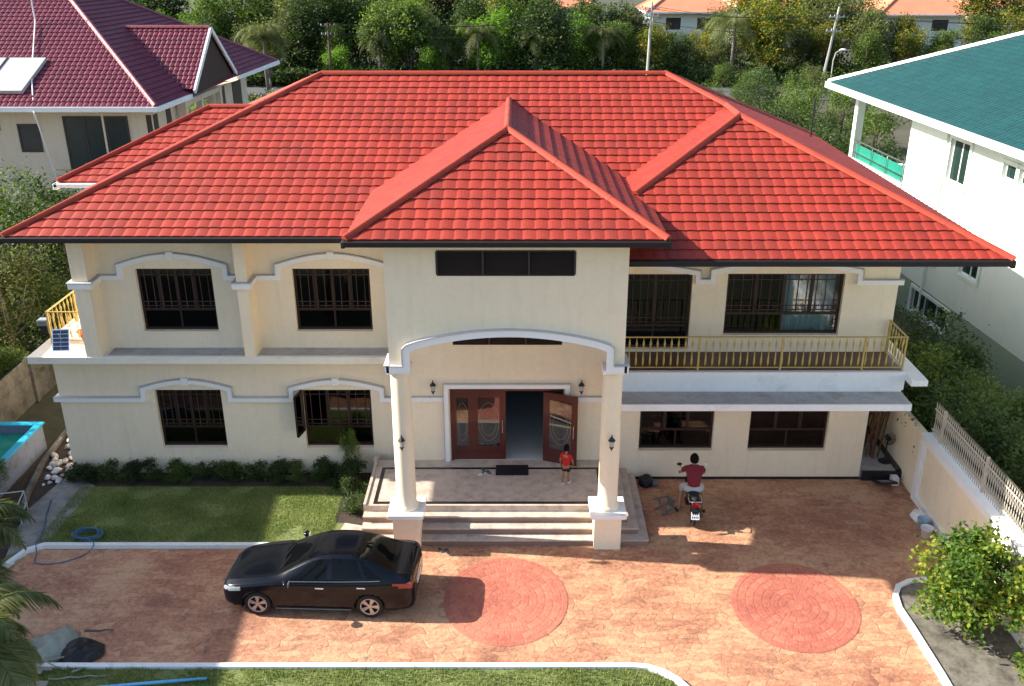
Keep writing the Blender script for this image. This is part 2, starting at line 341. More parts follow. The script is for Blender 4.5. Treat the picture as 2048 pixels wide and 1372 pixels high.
# irregular stamped stones: rows of uneven height, stones of uneven width, corners wandering
def wob(x, y):
    return x + .16 * noise.noise(V(x * .9, y * .9, 3)), y + .16 * noise.noise(V(x * .9, y * .9, 9))
stones = []
rs = random.Random(5); GX_, GY_ = .225, .18
def corner(i, j):
    q = random.Random(i * 7919 + j * 104729)
    x, y = -17.2 + i * GX_ + (j % 2) * .13, 13.0 + j * GY_
    return wob(x + q.uniform(-.06, .06), y + q.uniform(-.048, .048))
j = 0
while 13.0 + j * GY_ < 23.7:
    i = 0
    while -17.2 + i * GX_ < 11.2:
        w = rs.choice([1, 1, 1, 2, 2]); ps = [corner(i, j)] + ([corner(i + 1, j)] if w == 2 else []) + [corner(i + w, j), corner(i + w, j + 1)] + ([corner(i + 1, j + 1)] if w == 2 else []) + [corner(i, j + 1)]
        if (j + 1) % 2 != j % 2: pass
        cx = sum(p[0] for p in ps) / len(ps); cy = sum(p[1] for p in ps) / len(ps)
        if inside((cx, cy), drive) and all(mloc(c, cx, cy) > .93 for c in MEDS) and not (cx > -4.0 and cx < 3.3 and cy > 20.2):
            stones.append([(cx + (a - cx) * .97, cy + (b - cy) * .965) for a, b in ps])
        i += w
    j += 1
def stone_mb(ps, mb, z=.0045):
    cx = sum(p[0] for p in ps) / len(ps); cy = sum(p[1] for p in ps) / len(ps); n = len(ps)
    up = [V(cx + (a - cx) * .91, cy + (b - cy) * .90, z) for a, b in ps]; lo = [V(a, b, z - .0035) for a, b in ps]
    return mb.add(up + lo, [tuple(range(n))] + [(i, n + i, n + (i + 1) % n, (i + 1) % n) for i in range(n)])
stones.sort(key=lambda ps: (ps[0][0] * .35) ** 2 * .2 + ps[0][1] ** 2 + (200 if ps[0][1] < 15.2 else 0))
vis = stones
for ps in vis[:300]: stone_mb(ps, MB()).build('paving_stone', DRV, dv)
rest = MB()
for ps in vis[300:]: stone_mb(ps, rest)
tag(rest.build('paving_stones', DRV, dv), kind='stuff')
for c in MEDS:
    a = R(c[4])
    def mp(r, th, z): 
        u = c[2] * r * math.cos(th); v = c[3] * r * math.sin(th)
        return V(c[0] + u * math.cos(a) - v * math.sin(a), c[1] + u * math.sin(a) + v * math.cos(a), z)
    md = struct('medallion', MB().poly([mp(1, 2 * math.pi * i / 64, .0095) for i in range(64)]), MEDJ)
    rings = [(1, .91), (.90, .78), (.77, .65), (.64, .52), (.51, .39), (.38, .26), (.25, .13)]
    for k, (ro, ri) in enumerate(rings):
        n = max(7, int(2 * math.pi * ro * 1.5 / (.30 if k else .62)))
        mb = MB()
        for i in range(n):
            t0 = 2 * math.pi * (i + .5 * (k % 2)) / n; t1 = t0 + 2 * math.pi / n; gp = .010 / ro
            ths = [t0 + gp + (t1 - t0 - 2 * gp) * q for q in (0, .5, 1)]
            jr = rs.uniform(-.006, .006)
            ps = [mp(ro - .006 + jr, q, 0) for q in ths] + [mp(ri + .006 + jr, q, 0) for q in ths[::-1]]
            stone_mb([(p.x, p.y) for p in ps], MB(), .0135).build('paving_stone', MED, md)
    MB().poly([mp(.12, 2 * math.pi * i / 20, .0135) for i in range(20)]).build('paving_stone', MED, md)
# kerbs
def sweep_flat(mb, path, w, z0, z1):
    P = [V(x, y, 0) for x, y in path]; n = len(P); L_ = []; R_ = []
    for i, p in enumerate(P):
        d = (P[min(i + 1, n - 1)] - P[max(i - 1, 0)]).normalized(); nn = V(-d.y, d.x, 0)
        L_.append(p + nn * w / 2); R_.append(p - nn * w / 2)
    for i in range(n - 1):
        a, b, c, d = L_[i], L_[i + 1], R_[i + 1], R_[i]
        up = [V(q.x, q.y, z1) for q in (a, b, c, d)]; lo = [V(q.x, q.y, z0) for q in (a, b, c, d)]
        mb.add(up + lo, [(0, 3, 2, 1), (0, 1, 5, 4), (2, 3, 7, 6)] + ([(3, 0, 4, 7)] if i == 0 else []) + ([(1, 2, 6, 5)] if i == n - 2 else []))
    return mb
for pth, lb in ((kerbB, 0), (kerbL, 0), (kerbR, 0)):
    bevel(struct('kerb', sweep_flat(MB(), pth, .13, -.03, .12), KERB), .015)
# lawns
flat([(-12.9, 19.0), (-12.4, 19.4), (-12.3, 19.85), (-12.0, 20.05), (-4.2, 20.05), (-4.2, 21.0), (-4.75, 21.2), (-4.85, 22.95), (-11.9, 22.95)], .045, 'lawn', LAWN)
flat([(-17, 12.5), (3.55, 12.5), (3.6, 14.6), (3.4, 15.0), (3.2, 15.28), (2.95, 15.48), (2.7, 15.6), (2.4, 15.64), (-17, 15.64)], .045, 'lawn', LAWN)
flat([(-12.6, 22.95), (-4.2, 22.95), (-4.2, 23.7), (-12.8, 23.7)], .05, 'planting_bed', SOIL)
flat([(-4.85, 21.15), (-4.0, 21.0), (-4.0, 22.95), (-4.85, 22.95)], .05, 'planting_bed', SOIL)
flat([(-13.25, 21.6), (-12.75, 19.6), (-12.4, 19.9), (-12.15, 20.05), (-12.0, 20.4), (-11.9, 22.95), (-12.75, 23.65), (-13.0, 23.2)], .055, 'path', CONC)
flat([(-19, 15.8), (-17, 16.2), (-15.2, 16.95), (-13.6, 17.95), (-12.8, 18.8), (-12.75, 19.6), (-13.25, 21.6), (-15.0, 22.0), (-19, 20)], .02, 'soil_patch', SOIL)
flat([(8.9, 12.5), (12.0, 12.5), (12.0, 18.6), (9.75, 18.6), (9.38, 18.5), (9.08, 18.3), (8.92, 18.0), (8.84, 17.6), (8.88, 16.9), (8.9, 15.5)], .07, 'planting_strip', surf('worn_grey_ground', (.17, .155, .13), .95, .3, 1.4, 12, .5, 25, dirt=(.055, .05, .04), dirtscale=2.6, dlo=.42, dhi=.68))
flat([(-4.75, 20.15), (-4.0, 20.15), (-4.0, 20.95), (-4.55, 21.1)], .06, 'path', GRAN)
# grass: blades, one object per lawn
def grass(x0, x1, y0, y1, n, poly=None, seed=1, h=.055):
    r = random.Random(seed); mb = MB()
    for _ in range(n):
        x = r.uniform(x0, x1); y = r.uniform(y0, y1)
        if poly and not inside((x, y), poly): continue
        k = noise.noise(V(x * 1.3, y * 1.3, 0))
        if k < -.35 and r.random() < .7: continue
        a = r.uniform(0, 6.28); hh = h * r.uniform(.5, 1.3) * (1 + k * .6); w = .011; lx = r.uniform(-.03, .03); ly = r.uniform(-.03, .03)
        c, s = math.cos(a) * w, math.sin(a) * w
        mb.add([(x - c, y - s, .04), (x + c, y + s, .04), (x + lx, y + ly, .045 + hh)], [(0, 1, 2)])
    tag(mb.build('grass', GRASSB), 'short green lawn grass growing inside the white kerbs', 'grass', kind='stuff')
grass(-12.3, -4.8, 20.18, 22.9, 42000, None, 3)
grass(-13, 3.5, 13.6, 15.68, 42000, [(-13, 13.6), (3.58, 13.6), (3.55, 14.6), (3.2, 15.3), (2.7, 15.6), (2.4, 15.66), (-13, 15.66)], 4, .075)
# road far behind
rd = MB()
rd.poly([V(-140, 101, 0), V(140, 95, 0), V(140, 105, 0), V(-140, 113, 0)])
struct('road', rd, ROAD)
rd = MB(); rd.box(-140, 140, 94.2, 94.35, -.05, .12)
struct('pavement', MB().poly([V(-140, 113.2, .02), V(140, 105.2, .02), V(140, 106.6, .02), V(-140, 114.8, .02)]), CONC)

# ================================================================ MAIN HOUSE
H = wthing('house', 'two storey cream house with red hipped tile roof, columned entrance porch and gold balcony railings', 'house', (0, 23.5, 0))
def wall_holes(mb, x0, x1, z0, z1, yf, yb, holes):
    """wall facing -y with rectangular holes (x0,x1,z0,z1)"""
    xs = sorted({x0, x1} | {h[0] for h in holes} | {h[1] for h in holes}); zs = sorted({z0, z1} | {h[2] for h in holes} | {h[3] for h in holes})
    xs = [x for x in xs if x0 <= x <= x1]; zs = [z for z in zs if z0 <= z <= z1]
    def solid(i, j):
        if i < 0 or j < 0 or i >= len(xs) - 1 or j >= len(zs) - 1: return False
        cx = (xs[i] + xs[i + 1]) / 2; cz = (zs[j] + zs[j + 1]) / 2
        return not any(h[0] < cx < h[1] and h[2] < cz < h[3] for h in holes)
    for i in range(len(xs) - 1):
        for j in range(len(zs) - 1):
            if not solid(i, j): continue
            a, b, c, d = xs[i], xs[i + 1], zs[j], zs[j + 1]
            mb.quad(V(a, yf, c), V(b, yf, c), V(b, yf, d), V(a, yf, d)); mb.quad(V(a, yb, d), V(b, yb, d), V(b, yb, c), V(a, yb, c))
            if not solid(i - 1, j): mb.quad(V(a, yb, c), V(a, yf, c), V(a, yf, d), V(a, yb, d))
            if not solid(i + 1, j): mb.quad(V(b, yf, c), V(b, yb, c), V(b, yb, d), V(b, yf, d))
            if not solid(i, j - 1): mb.quad(V(a, yb, c), V(b, yb, c), V(b, yf, c), V(a, yf, c))
            if not solid(i, j + 1): mb.quad(V(a, yf, d), V(b, yf, d), V(b, yb, d), V(a, yb, d))
    return mb
YL, YR, YE = 23.72, 23.45, 23.30       # left wing, right wing and entrance wall planes
LW = [(-10.13, -8.28, .87, 2.69), (-6.02, -4.10, .87, 2.69)]
UW = [(-10.12, -8.10, 4.46, 6.23), (-5.97, -3.92, 4.46, 6.23)]
RW = [(3.42, 5.50, .93, 2.72), (6.50, 8.70, .93, 2.72)]
URW = [(2.70, 4.60, 4.05, 6.17), (5.52, 8.60, 4.46, 6.18)]
wall_holes(MB(), -12.80, -2.98, 0, 3.74, YL, YL + .22, LW).build('wall', CREAM, H)
wall_holes(MB(), -11.50, -2.98, 3.94, 7.36, YL, YL + .22, UW).build('wall', CREAM, H)
wall_holes(MB(), 2.48, 9.78, 0, 3.40, YR, YR + .22, RW).build('wall', CREAM, H)
wall_holes(MB(), 2.48, 10.02, 3.96, 7.36, YR, YR + .22, URW).build('wall', CREAM, H)
# entrance wall with door opening and high louvre
DX0, DX1, DZ0, DZ1 = -1.86, 1.27, .70, 2.93
wall_holes(MB(), -2.98, 2.48, 0, 7.0, YE, YE + .24, [(DX0, DX1, DZ0, DZ1), (-1.74, 1.20, 4.22, 4.95)]).build('wall', CREAM, H)
# side and back walls
def xwall(mb, x, y0, y1, z0, z1, t=.2): return mb.box(x, x + t, y0, y1, z0, z1)
xwall(MB(), -12.80, YL + .22, 34.6, 0, 3.74).build('wall', CREAM, H)
xwall(MB(), -11.50, YL + .22, 34.6, 3.94, 7.36).build('wall', CREAM, H)
xwall(MB(), 9.58, YR + .22, 34.6, 0, 3.74).build('wall', CREAM, H)
xwall(MB(), 9.82, YR + .22, 34.6, 3.96, 7.36).build('wall', CREAM, H)
MB().box(-12.8, 9.78, 34.6, 34.8, 0, 3.7).box(-11.5, 10.02, 34.6, 34.8, 3.94, 7.36).build('wall', CREAM, H)
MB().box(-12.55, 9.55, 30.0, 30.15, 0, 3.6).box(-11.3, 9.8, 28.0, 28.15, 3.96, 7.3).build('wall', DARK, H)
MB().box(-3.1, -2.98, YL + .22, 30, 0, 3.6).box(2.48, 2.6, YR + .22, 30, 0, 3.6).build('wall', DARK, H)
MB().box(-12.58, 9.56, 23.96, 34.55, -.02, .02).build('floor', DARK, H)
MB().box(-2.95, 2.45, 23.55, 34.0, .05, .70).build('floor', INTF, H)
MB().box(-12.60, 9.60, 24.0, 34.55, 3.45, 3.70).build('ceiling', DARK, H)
# black plinth line under right wall
MB().box(3.3, 9.80, YR - .03, YR, 0, .07).build('plinth', BLKP, H)
# floor slabs
sl = MB().box(-13.12, -2.98, 23.08, 34.7, 3.755, 3.955)
bevel(sl.build('floor_slab', surf('cream_white_slab', (.80, .76, .66), .6, .06, 1.2, 8, dirt=(.5, .47, .40), dirtscale=1.1, dlo=.58, dhi=.9), H), .01)
MB().box(-11.0, -7.27, 23.20, YL, 3.956, 3.966).box(-6.96, -3.0, 23.20, YL, 3.956, 3.966).build('ledge_floor', SLABTOP, H)
bal = MB().box(2.49, 10.02, 22.12, YR, 3.45, 3.95).box(9.79, 10.02, YR, 34.7, 3.45, 3.95)
bal.build('balcony_slab', WHITEP, H)
MB().box(2.50, 9.98, 22.24, YR - .002, 3.951, 3.961).build('balcony_floor', surf('brown_floor_tile', (.13, .07, .05), .5, .2, 2, 12), H)
MB().box(10.022, 10.44, 21.72, 34.7, 3.74, 3.90).build('side_ledge', WHITEP, H)
cn = MB().box(2.49, 9.97, 21.36, 22.118, 3.22, 3.40).box(2.49, 9.97, 22.118, YR - .002, 3.22, 3.448)
cn.build('canopy', WHITEP, H)
MB().box(2.50, 9.95, 21.38, 22.10, 3.401, 3.411).build('canopy_top', SLABTOP, H)
# upper left piers
for (a, b) in ((-11.52, -11.12), (-7.28, -7.0)):
    MB().box(a, b, 23.10, YL, 3.956, 5.90).box(a, b, 23.10, YL, 6.05, 7.36).build('pier', CREAM, H)
    c = MB().box(a - .10, b + .10, 23.0, YL - .10, 5.901, 6.049).mat(1).box(a - .12, b + .12, 22.98, YL - .1, 6.050, 6.075)
    c.build('moulding', [TRIM, TRIMCAP], H)
MB().box(-3.3, -2.985, 23.2, YL, 3.956, 7.3).build('pier', CREAM, H)
# mouldings following a path on a wall facing -y
def trim(path, yp, w=.125, d=.10, cap=True, parent=H):
    P = [V(x, 0, z) for x, z in path]; n = len(P); nr = []
    for i in range(n):
        d0 = (P[i] - P[max(i - 1, 0)]); d1 = (P[min(i + 1, n - 1)] - P[i])
        d0 = d0.normalized() if d0.length > 1e-6 else d1.normalized(); d1 = d1.normalized() if d1.length > 1e-6 else d0
        b = (d0 + d1).normalized(); nn = V(-b.z, 0, b.x); k = 1 / max(.5, b.dot(d1)); nr.append(nn * k)
    mb = MB()
    def band(o0, o1, y0, y1):
        for i in range(n - 1):
            a0, a1 = P[i] + nr[i] * o0, P[i] + nr[i] * o1; b0, b1 = P[i + 1] + nr[i + 1] * o0, P[i + 1] + nr[i + 1] * o1
            q = lambda p, y: V(p.x, y, p.z)
            mb.quad(q(a0, y0), q(b0, y0), q(b1, y0), q(a1, y0)); mb.quad(q(a1, y0), q(b1, y0), q(b1, y1), q(a1, y1)); mb.quad(q(a0, y1), q(b0, y1), q(b0, y0), q(a0, y0))
            if i == 0: mb.quad(q(a0, y1), q(a0, y0), q(a1, y0), q(a1, y1))
            if i == n - 2: mb.quad(q(b0, y0), q(b0, y1), q(b1, y1), q(b1, y0))
    band(-w / 2, w / 2, yp - d, yp)
    if cap: mb.mat(1); band(w / 2 + .001, w / 2 + .024, yp - d - .02, yp)
    return mb.build('moulding', [TRIM, TRIMCAP], parent)
def arch(x0, x1, zb, zs, za, key=True, n=14):
    """step up at x0 from zb to zs, shallow arch to za, down at x1"""
    pts = [(x0, zb), (x0, zs)]
    for i in range(1, n):
        t = i / n; pts.append((x0 + (x1 - x0) * t, zs + (za - zs) * math.sin(math.pi * t)))
    return pts + [(x1, zs), (x1, zb)]
def key(x, z, y): MB().box(x - .09, x + .09, y - .13, y, z - .11, z + .10).build('keystone', TRIM, H)
a1 = arch(-10.42, -8.0, 2.42, 2.74, 2.97); a2 = arch(-6.30, -3.78, 2.42, 2.74, 2.97)
trim([(-12.93, 2.42)] + a1 + a2 + [(-3.0, 2.42)], YL)
MB().box(-12.93, -12.80, YL, 34, 2.345, 2.495).build('moulding', TRIM, H)
key(-9.21, 2.99, YL); key(-5.04, 2.99, YL)
b1 = arch(-10.50, -7.72, 6.0, 6.32, 6.60); b2 = arch(-6.32, -3.45, 6.0, 6.32, 6.60)
trim([(-11.12, 6.0)] + b1 + [(-7.30, 6.0)], YL); trim([(-7.0, 6.0)] + b2 + [(-3.3, 6.0)], YL)
key(-9.11, 6.62, YL); key(-4.9, 6.62, YL)
for x, s in ((-11.12, 1), (-7.0, 1)):
    MB().box(x, x + .08, 23.12, YL - .1, 5.93, 6.07).build('moulding', TRIM, H)
trim([(2.50, 6.36)] + [(2.5 + 2.22 * t / 8, 6.36 + .16 * math.cos(math.pi * t / 16) - .16 * t / 8 * .9) for t in range(1, 9)] + [(4.72, 5.98), (5.12, 5.98)]
     + [(5.12, 6.26)] + [(5.12 + 3.84 * t / 14, 6.26 + .24 * math.sin(math.pi * t / 14)) for t in range(1, 14)] + [(8.96, 6.26), (8.96, 5.96), (10.12, 5.96)], YR)
# entrance surround
trim([(-1.96, .70), (-1.96, 3.02), (1.37, 3.02), (1.37, .70)], YE, .12, .09)
trim([(-2.98, 2.62), (-2.03, 2.62)], YE, .13, .06); trim([(1.44, 2.62), (2.46, 2.62)], YE, .13, .06)
# ---- windows
def window(x0, x1, z0, z1, yp, tr=.33, nm=4, bars=9, curtain=None, open_left=False, glass=GLASS, dep=.12):
    GL = lambda i: CGLS if curtain and i >= nm / 2 else glass
    y0, y1 = yp + dep, yp + dep + .07; f = .065
    w = MB().box(x0, x0 + f, y0, y1, z0, z1).box(x1 - f, x1, y0, y1, z0, z1).box(x0 + f, x1 - f, y0, y1, z0, z0 + f).box(x0 + f, x1 - f, y0, y1, z1 - f, z1).build('window', WOOD, H)
    zt = z0 + (z1 - z0) * tr
    MB().box(x0 + f, x1 - f, y0 + .005, y1 - .005, zt - .035, zt + .035).build('transom', WOOD, w)
    iw = (x1 - x0 - 2 * f) / nm
    for i in range(1, nm):
        x = x0 + f + iw * i
        MB().box(x - .045, x + .045, y0 + .004, y1 - .01, zt + .035, z1 - f).build('mullion', WOOD, w)
    if nm > 1:
        x = (x0 + x1) / 2; MB().box(x - .025, x + .025, y0 + .01, y1 - .01, z0 + f, zt - .035).build('mullion', WOOD, w)
    for i in range(nm):
        a = x0 + f + iw * i + (.045 if i else 0); b = x0 + f + iw * (i + 1) - (.045 if i < nm - 1 else 0)
        if open_left and i == 0: continue
        MB().box(a, b, y0 + .03, y0 + .036, zt + .035, z1 - f).build('pane', GL(i), w)
    MB().box(x0 + f, (x0 + x1) / 2 - .025, y0 + .03, y0 + .036, z0 + f, zt - .035).build('pane', glass, w)
    MB().box((x0 + x1) / 2 + .025, x1 - f, y0 + .03, y0 + .036, z0 + f, zt - .035).build('pane', GL(9), w)
    yb = y0 + .012
    for i in range(bars):
        x = x0 + f + (x1 - x0 - 2 * f) * (i + .5) / bars
        g = MB().cyl((x, yb, zt), (x, yb, z1 - f), .012, n=6); g.ball((x, yb, zt + .16), .026, 6, 4).build('grille_bar', GRILL, w)
    if bars:
        for z in (zt + .10, zt + .22, z1 - f - .14): MB().box(x0 + f, x1 - f, yb - .008, yb + .008, z - .01, z + .01).build('grille_rail', GRILL, w)
    # sill
    MB().box(x0 - .04, x1 + .04, yp - .03, yp + dep, z0 - .05, z0 - .001).build('sill', CREAM, w)
    if curtain:
        c = MB(); k = 60; cx0, cx1 = curtain
        pts = [(cx0 + (cx1 - cx0) * i / k, y1 + .16 + .035 * math.sin(i * 1.15) + .015 * math.sin(i * .37)) for i in range(k + 1)]
        for (xa, ya), (xb, yb2) in zip(pts, pts[1:]): c.quad(V(xa, ya, z0 - .05), V(xb, yb2, z0 - .05), V(xb, yb2, z1), V(xa, ya, z1))
        c.build('curtain', CURT, w, True)
    if open_left:
        hgt = MB(); z_a, z_b = zt, z1 - .02; a = x0 + .0; dx, dy = -.10, -.46
        hgt.beam((a, yp - .02, z_a), (a, yp - .02, z_b), .05, .05, (1, 0, 0)).beam((a + dx, yp - .02 + dy, z_a), (a + dx, yp - .02 + dy, z_b), .05, .05, (1, 0, 0))
        hgt.beam((a, yp - .02, z_a), (a + dx, yp - .02 + dy, z_a), .05, .07).beam((a, yp - .02, z_b), (a + dx, yp - .02 + dy, z_b), .05, .07)
        hgt.build('casement', WOOD, w)
        MB().quad(V(a, yp - .02, z_a), V(a + dx, yp - .02 + dy, z_a), V(a + dx, yp - .02 + dy, z_b), V(a, yp - .02, z_b)).build('pane', glass, w)
    return w
for h in UW: window(*h, YL)
window(*LW[0], YL, nm=4, bars=9, dep=.14)
window(*LW[1], YL, nm=3, bars=7, open_left=True, dep=.14)
for h in RW: window(*h, YR, nm=3, bars=0, dep=.14)
window(*URW[0], YR, tr=.30, nm=2, bars=9)
window(*URW[1], YR, nm=4, bars=12, curtain=(7.05, 8.50))
# louvres
def louvre(x0, x1, z0, z1, yp, n, parts):
    w = MB()
    for i in range(parts + 1):
        x = x0 + (x1 - x0) * i / parts; w.box(x - .022, x + .022, yp - .012, yp + .10, z0, z1)
    w.box(x0, x1, yp - .010, yp + .098, z0 - .03, z0).box(x0, x1, yp - .010, yp + .098, z1, z1 + .03)
    w = w.build('vent', BRONZE, H)
    for i in range(n):
        z = z0 + (z1 - z0) * (i + .5) / n
        m = MB(); m.add([V(x0 + .02, yp + .01, z - .02), V(x1 - .02, yp + .01, z - .02), V(x1 - .02, yp + .08, z + .035), V(x0 + .02, yp + .08, z + .035)], [(0, 1, 2, 3)]); m.build('slat', BRONZE, w)
    MB().box(x0, x1, yp + .10, yp + .11, z0, z1).build('vent_back', IRON, w)
# ---- portico upper box with arches
YP = 20.0; PX0, PX1 = -2.98, 2.48; ZC = 5.02; ZT = 8.30
def archz(t): return 5.50 + .36 * math.sin(math.pi * t) ** .8
def archwall(a, b, horiz, pos, th, ztop, holes=None, name='wall'):
    """wall over an arched opening between a..b; horiz: along x at y=pos..pos+th, else along y at x=pos..pos+th"""
    mb = MB(); n = 20
    def q(s, d, z): return V(s, pos + d, z) if horiz else V(pos + d, s, z)
    o0, o1 = a + .47, b - .40
    if not horiz: o0, o1 = a + .47, b - .02
    prof = [(a, ZC), (o0, ZC)]
    arcp = [(o0 + (o1 - o0) * i / n, archz(i / n)) for i in range(n + 1)]
    allp = [(a, ZC), (o0 - .0005, ZC)] + arcp + [(o1 + .0005, ZC), (b, ZC)]
    hz = holes[0] if holes else None
    for (s0, z0), (s1, z1) in zip(allp, allp[1:]):
        if abs(s1 - s0) < .01:
            mb.quad(q(s0, 0, z0), q(s0, th, z0), q(s1, th, z1), q(s1, 0, z1)); continue
        top = hz[2] if hz else ztop
        mb.quad(q(s0, 0, z0), q(s1, 0, z1), q(s1, 0, top), q(s0, 0, top)); mb.quad(q(s1, th, z1), q(s0, th, z0), q(s0, th, top), q(s1, th, top))
        mb.quad(q(s0, th, z0), q(s1, th, z1), q(s1, 0, z1), q(s0, 0, z0))
    for s in (a, b): mb.quad(q(s, 0, ZC), q(s, 0, ztop), q(s, th, ztop), q(s, th, ZC))
    if hz:
        wall_holes(mb, a, b, hz[2], ztop, pos, pos + th, [(hz[0], hz[1], hz[2] + .0001, hz[3])])
    return mb.build(name, CREAM, H)
archwall(PX0, PX1, True, YP, .30, ZT, [(-1.80, 1.28, 7.30, 7.86)])
louvre(-1.80, 1.28, 7.31, 7.85, YP, 8, 3)
louvre(-1.74, 1.20, 4.25, 4.92, YE + .02, 8, 3)
archwall(YP + .301, YE + .0, False, PX0, .28, 8.0); archwall(YP + .301, YE, False, PX1 - .28, .28, 8.0)
MB().box(PX0 + .001, PX0 + .28, YE, YL, 5.0, 8.0).box(PX1 - .28, PX1 - .001, YE, YR, 5.0, 8.0).build('wall', CREAM, H)
MB().box(PX0 + .28, PX1 - .28, YP + .30, YE, 6.05, 6.15).build('ceiling', CREAM, H)
# arch moulding
apts = [(PX0 + .47 + (PX1 - PX0 - .87) * i / 20, archz(i / 20) + .06) for i in range(21)]
trim([(PX0 - .06, ZC - .005), (PX0 + .41, ZC - .005), (PX0 + .41, 5.50)] + apts[0:] + [(PX1 - .34, 5.50), (PX1 - .34, ZC - .005), (PX1 + .06, ZC - .005)], YP, .16, .10)
for x, s in ((PX0, -1), (PX1, 1)):
    mb = MB(); mb.box(x, x + s * .10, YP - .1, YP + .62, 4.935, 5.095); mb.mat(1).box(x, x + s * .12, YP - .12, YP + .62, 5.0955, 5.13); mb.build('moulding', [TRIM, TRIMCAP], H)
# ---- columns
for cx in (-2.78, 2.26):
    cy = 20.32
    # shaft
    pr = [(.30, 1.075), (.30, 1.13), (.275, 1.17), (.25, 1.22), (.245, 1.6), (.245, 3), (.235, 4.6), (.235, 4.72), (.27, 4.76), (.27, 4.80), (.24, 4.83)]
    c = MB().lathe(pr, (cx, cy, 0), 32).build('column', CREAM, H, True)
    m = c.modifiers.new('edge', 'EDGE_SPLIT'); m.split_angle = R(35)
    cp = MB().box(cx - .27, cx + .27, cy - .30, cy + .30, 4.831, 4.934); bevel(cp.build('capital', TRIM, c), .02)
    MB().box(cx - .335, cx + .335, cy - .335, cy + .335, 0, .92).build('pedestal', CREAM, c)
    bevel(MB().box(cx - .41, cx + .41, cy - .41, cy + .41, .921, .97).box(cx - .45, cx + .45, cy - .46, cy + .46, .971, 1.074).build('pedestal_cap', TRIM, c), .012)
# wall lanterns
def lantern(x, y, z, side=(0, -1)):
    dx, dy = side; c = V(x + dx * .14, y + dy * .14, z)
    o = MB().box(x - .03, x + .03, y - .02, y + .02, z - .08, z + .08).tube([V(x, y, z + .02), V(x + dx * .07, y + dy * .07, z + .14), V(x + dx * .14, y + dy * .14, z + .16)], .010, 6)
    o = o.build('wall_lantern', IRON, H)
    MB().lathe([(.012, .22), (.02, .16), (.085, .08), (.09, .07), (.05, .068)], c, 8).build('lantern_cap', IRON, o)
    MB().lathe([(.045, -.09), (.068, .066)], c, 8).build('pane', LGLASS, o)
    MB().lathe([(.005, -.22), (.02, -.17), (.055, -.12), (.05, -.091)], c, 8).build('lantern_base', IRON, o)
lantern(-2.30, YE, 3.02); lantern(1.74, YE, 3.02); lantern(-2.78, 20.07, 3.08); lantern(2.26, 20.07, 3.08)
# ---- doors
def door_leaf(hx, hy, w, ang, sgn, label=None):
    """leaf hinged at hx,hy; local +x from hinge"""
    a = R(ang); M = Matrix.Translation((hx, hy, DZ0 + .01)) @ Matrix.Rotation(a, 4, 'Z') @ Matrix.Diagonal((sgn, 1, 1, 1))
    hh = DZ1 - DZ0 - .10
    mb = MB(); b = mb.box; st = .17 if w > .6 else .10; bz = .42
    b(0, st, -.025, .025, 0, hh, M); b(w - st, w, -.025, .025, 0, hh, M); b(st, w - st, -.024, .024, 0, bz, M); b(st, w - st, -.024, .024, hh - .20, hh, M)
    b(st + .05, w - st - .05, -.034, .034, .08, bz - .08, M)
    d = mb.build('door_leaf', DOORW, H); tag(d, label)
    g = MB().box(st, w - st, -.006, .006, bz, hh - .20, M); g.build('pane', DGLASS, d)
    e = MB(); cxm = w / 2; r = (w - 2 * st) / 2
    for kk in (.95, .7):
        e.tube([M @ V(cxm + r * kk * math.cos(t * math.pi / 12), -.012, (bz + hh - .2) / 2 + .62 * kk * math.sin(t * math.pi / 12)) for t in range(25)], .0045, 4)
    e.box(st, w - st, -.014, -.008, (bz + hh - .2) / 2 - .03, (bz + hh - .2) / 2 + .03, M); e.build('glazing_bar', surf('brass_came' + str(hx), (.34, .26, .16), .4), d)
    if w > .6: MB().tube([M @ V(w - st * .5, -.05, .85), M @ V(w - st * .5, -.09, .88), M @ V(w - st * .5, -.09, 1.22), M @ V(w - st * .5, -.05, 1.25)], .012, 6).build('handle', CHROME, d)
    return d
df = MB().box(DX0, DX0 + .07, YE - .01, YE + .12, DZ0, DZ1).box(DX1 - .07, DX1, YE - .01, YE + .12, DZ0, DZ1).box(DX0 + .07, DX1 - .07, YE - .01, YE + .12, DZ1 - .07, DZ1)
df.build('door_frame', DOORW, H)
door_leaf(-1.79, YE + .05, .52, 0, 1); door_leaf(-1.27, YE + .05, .94, 0, 1, 'closed red brown door leaf with etched glass')
door_leaf(1.18, YE - .02, .94, 207 + 0, 1, 'red brown door leaf swung outward with etched glass') if False else None
door_leaf(.72, YE - .02, .98, -20, 1, 'red brown door leaf swung outward with etched glass')
MB().box(-.33, .70, YE - .0, 23.56, .66, .703).build('threshold', INTF, H)
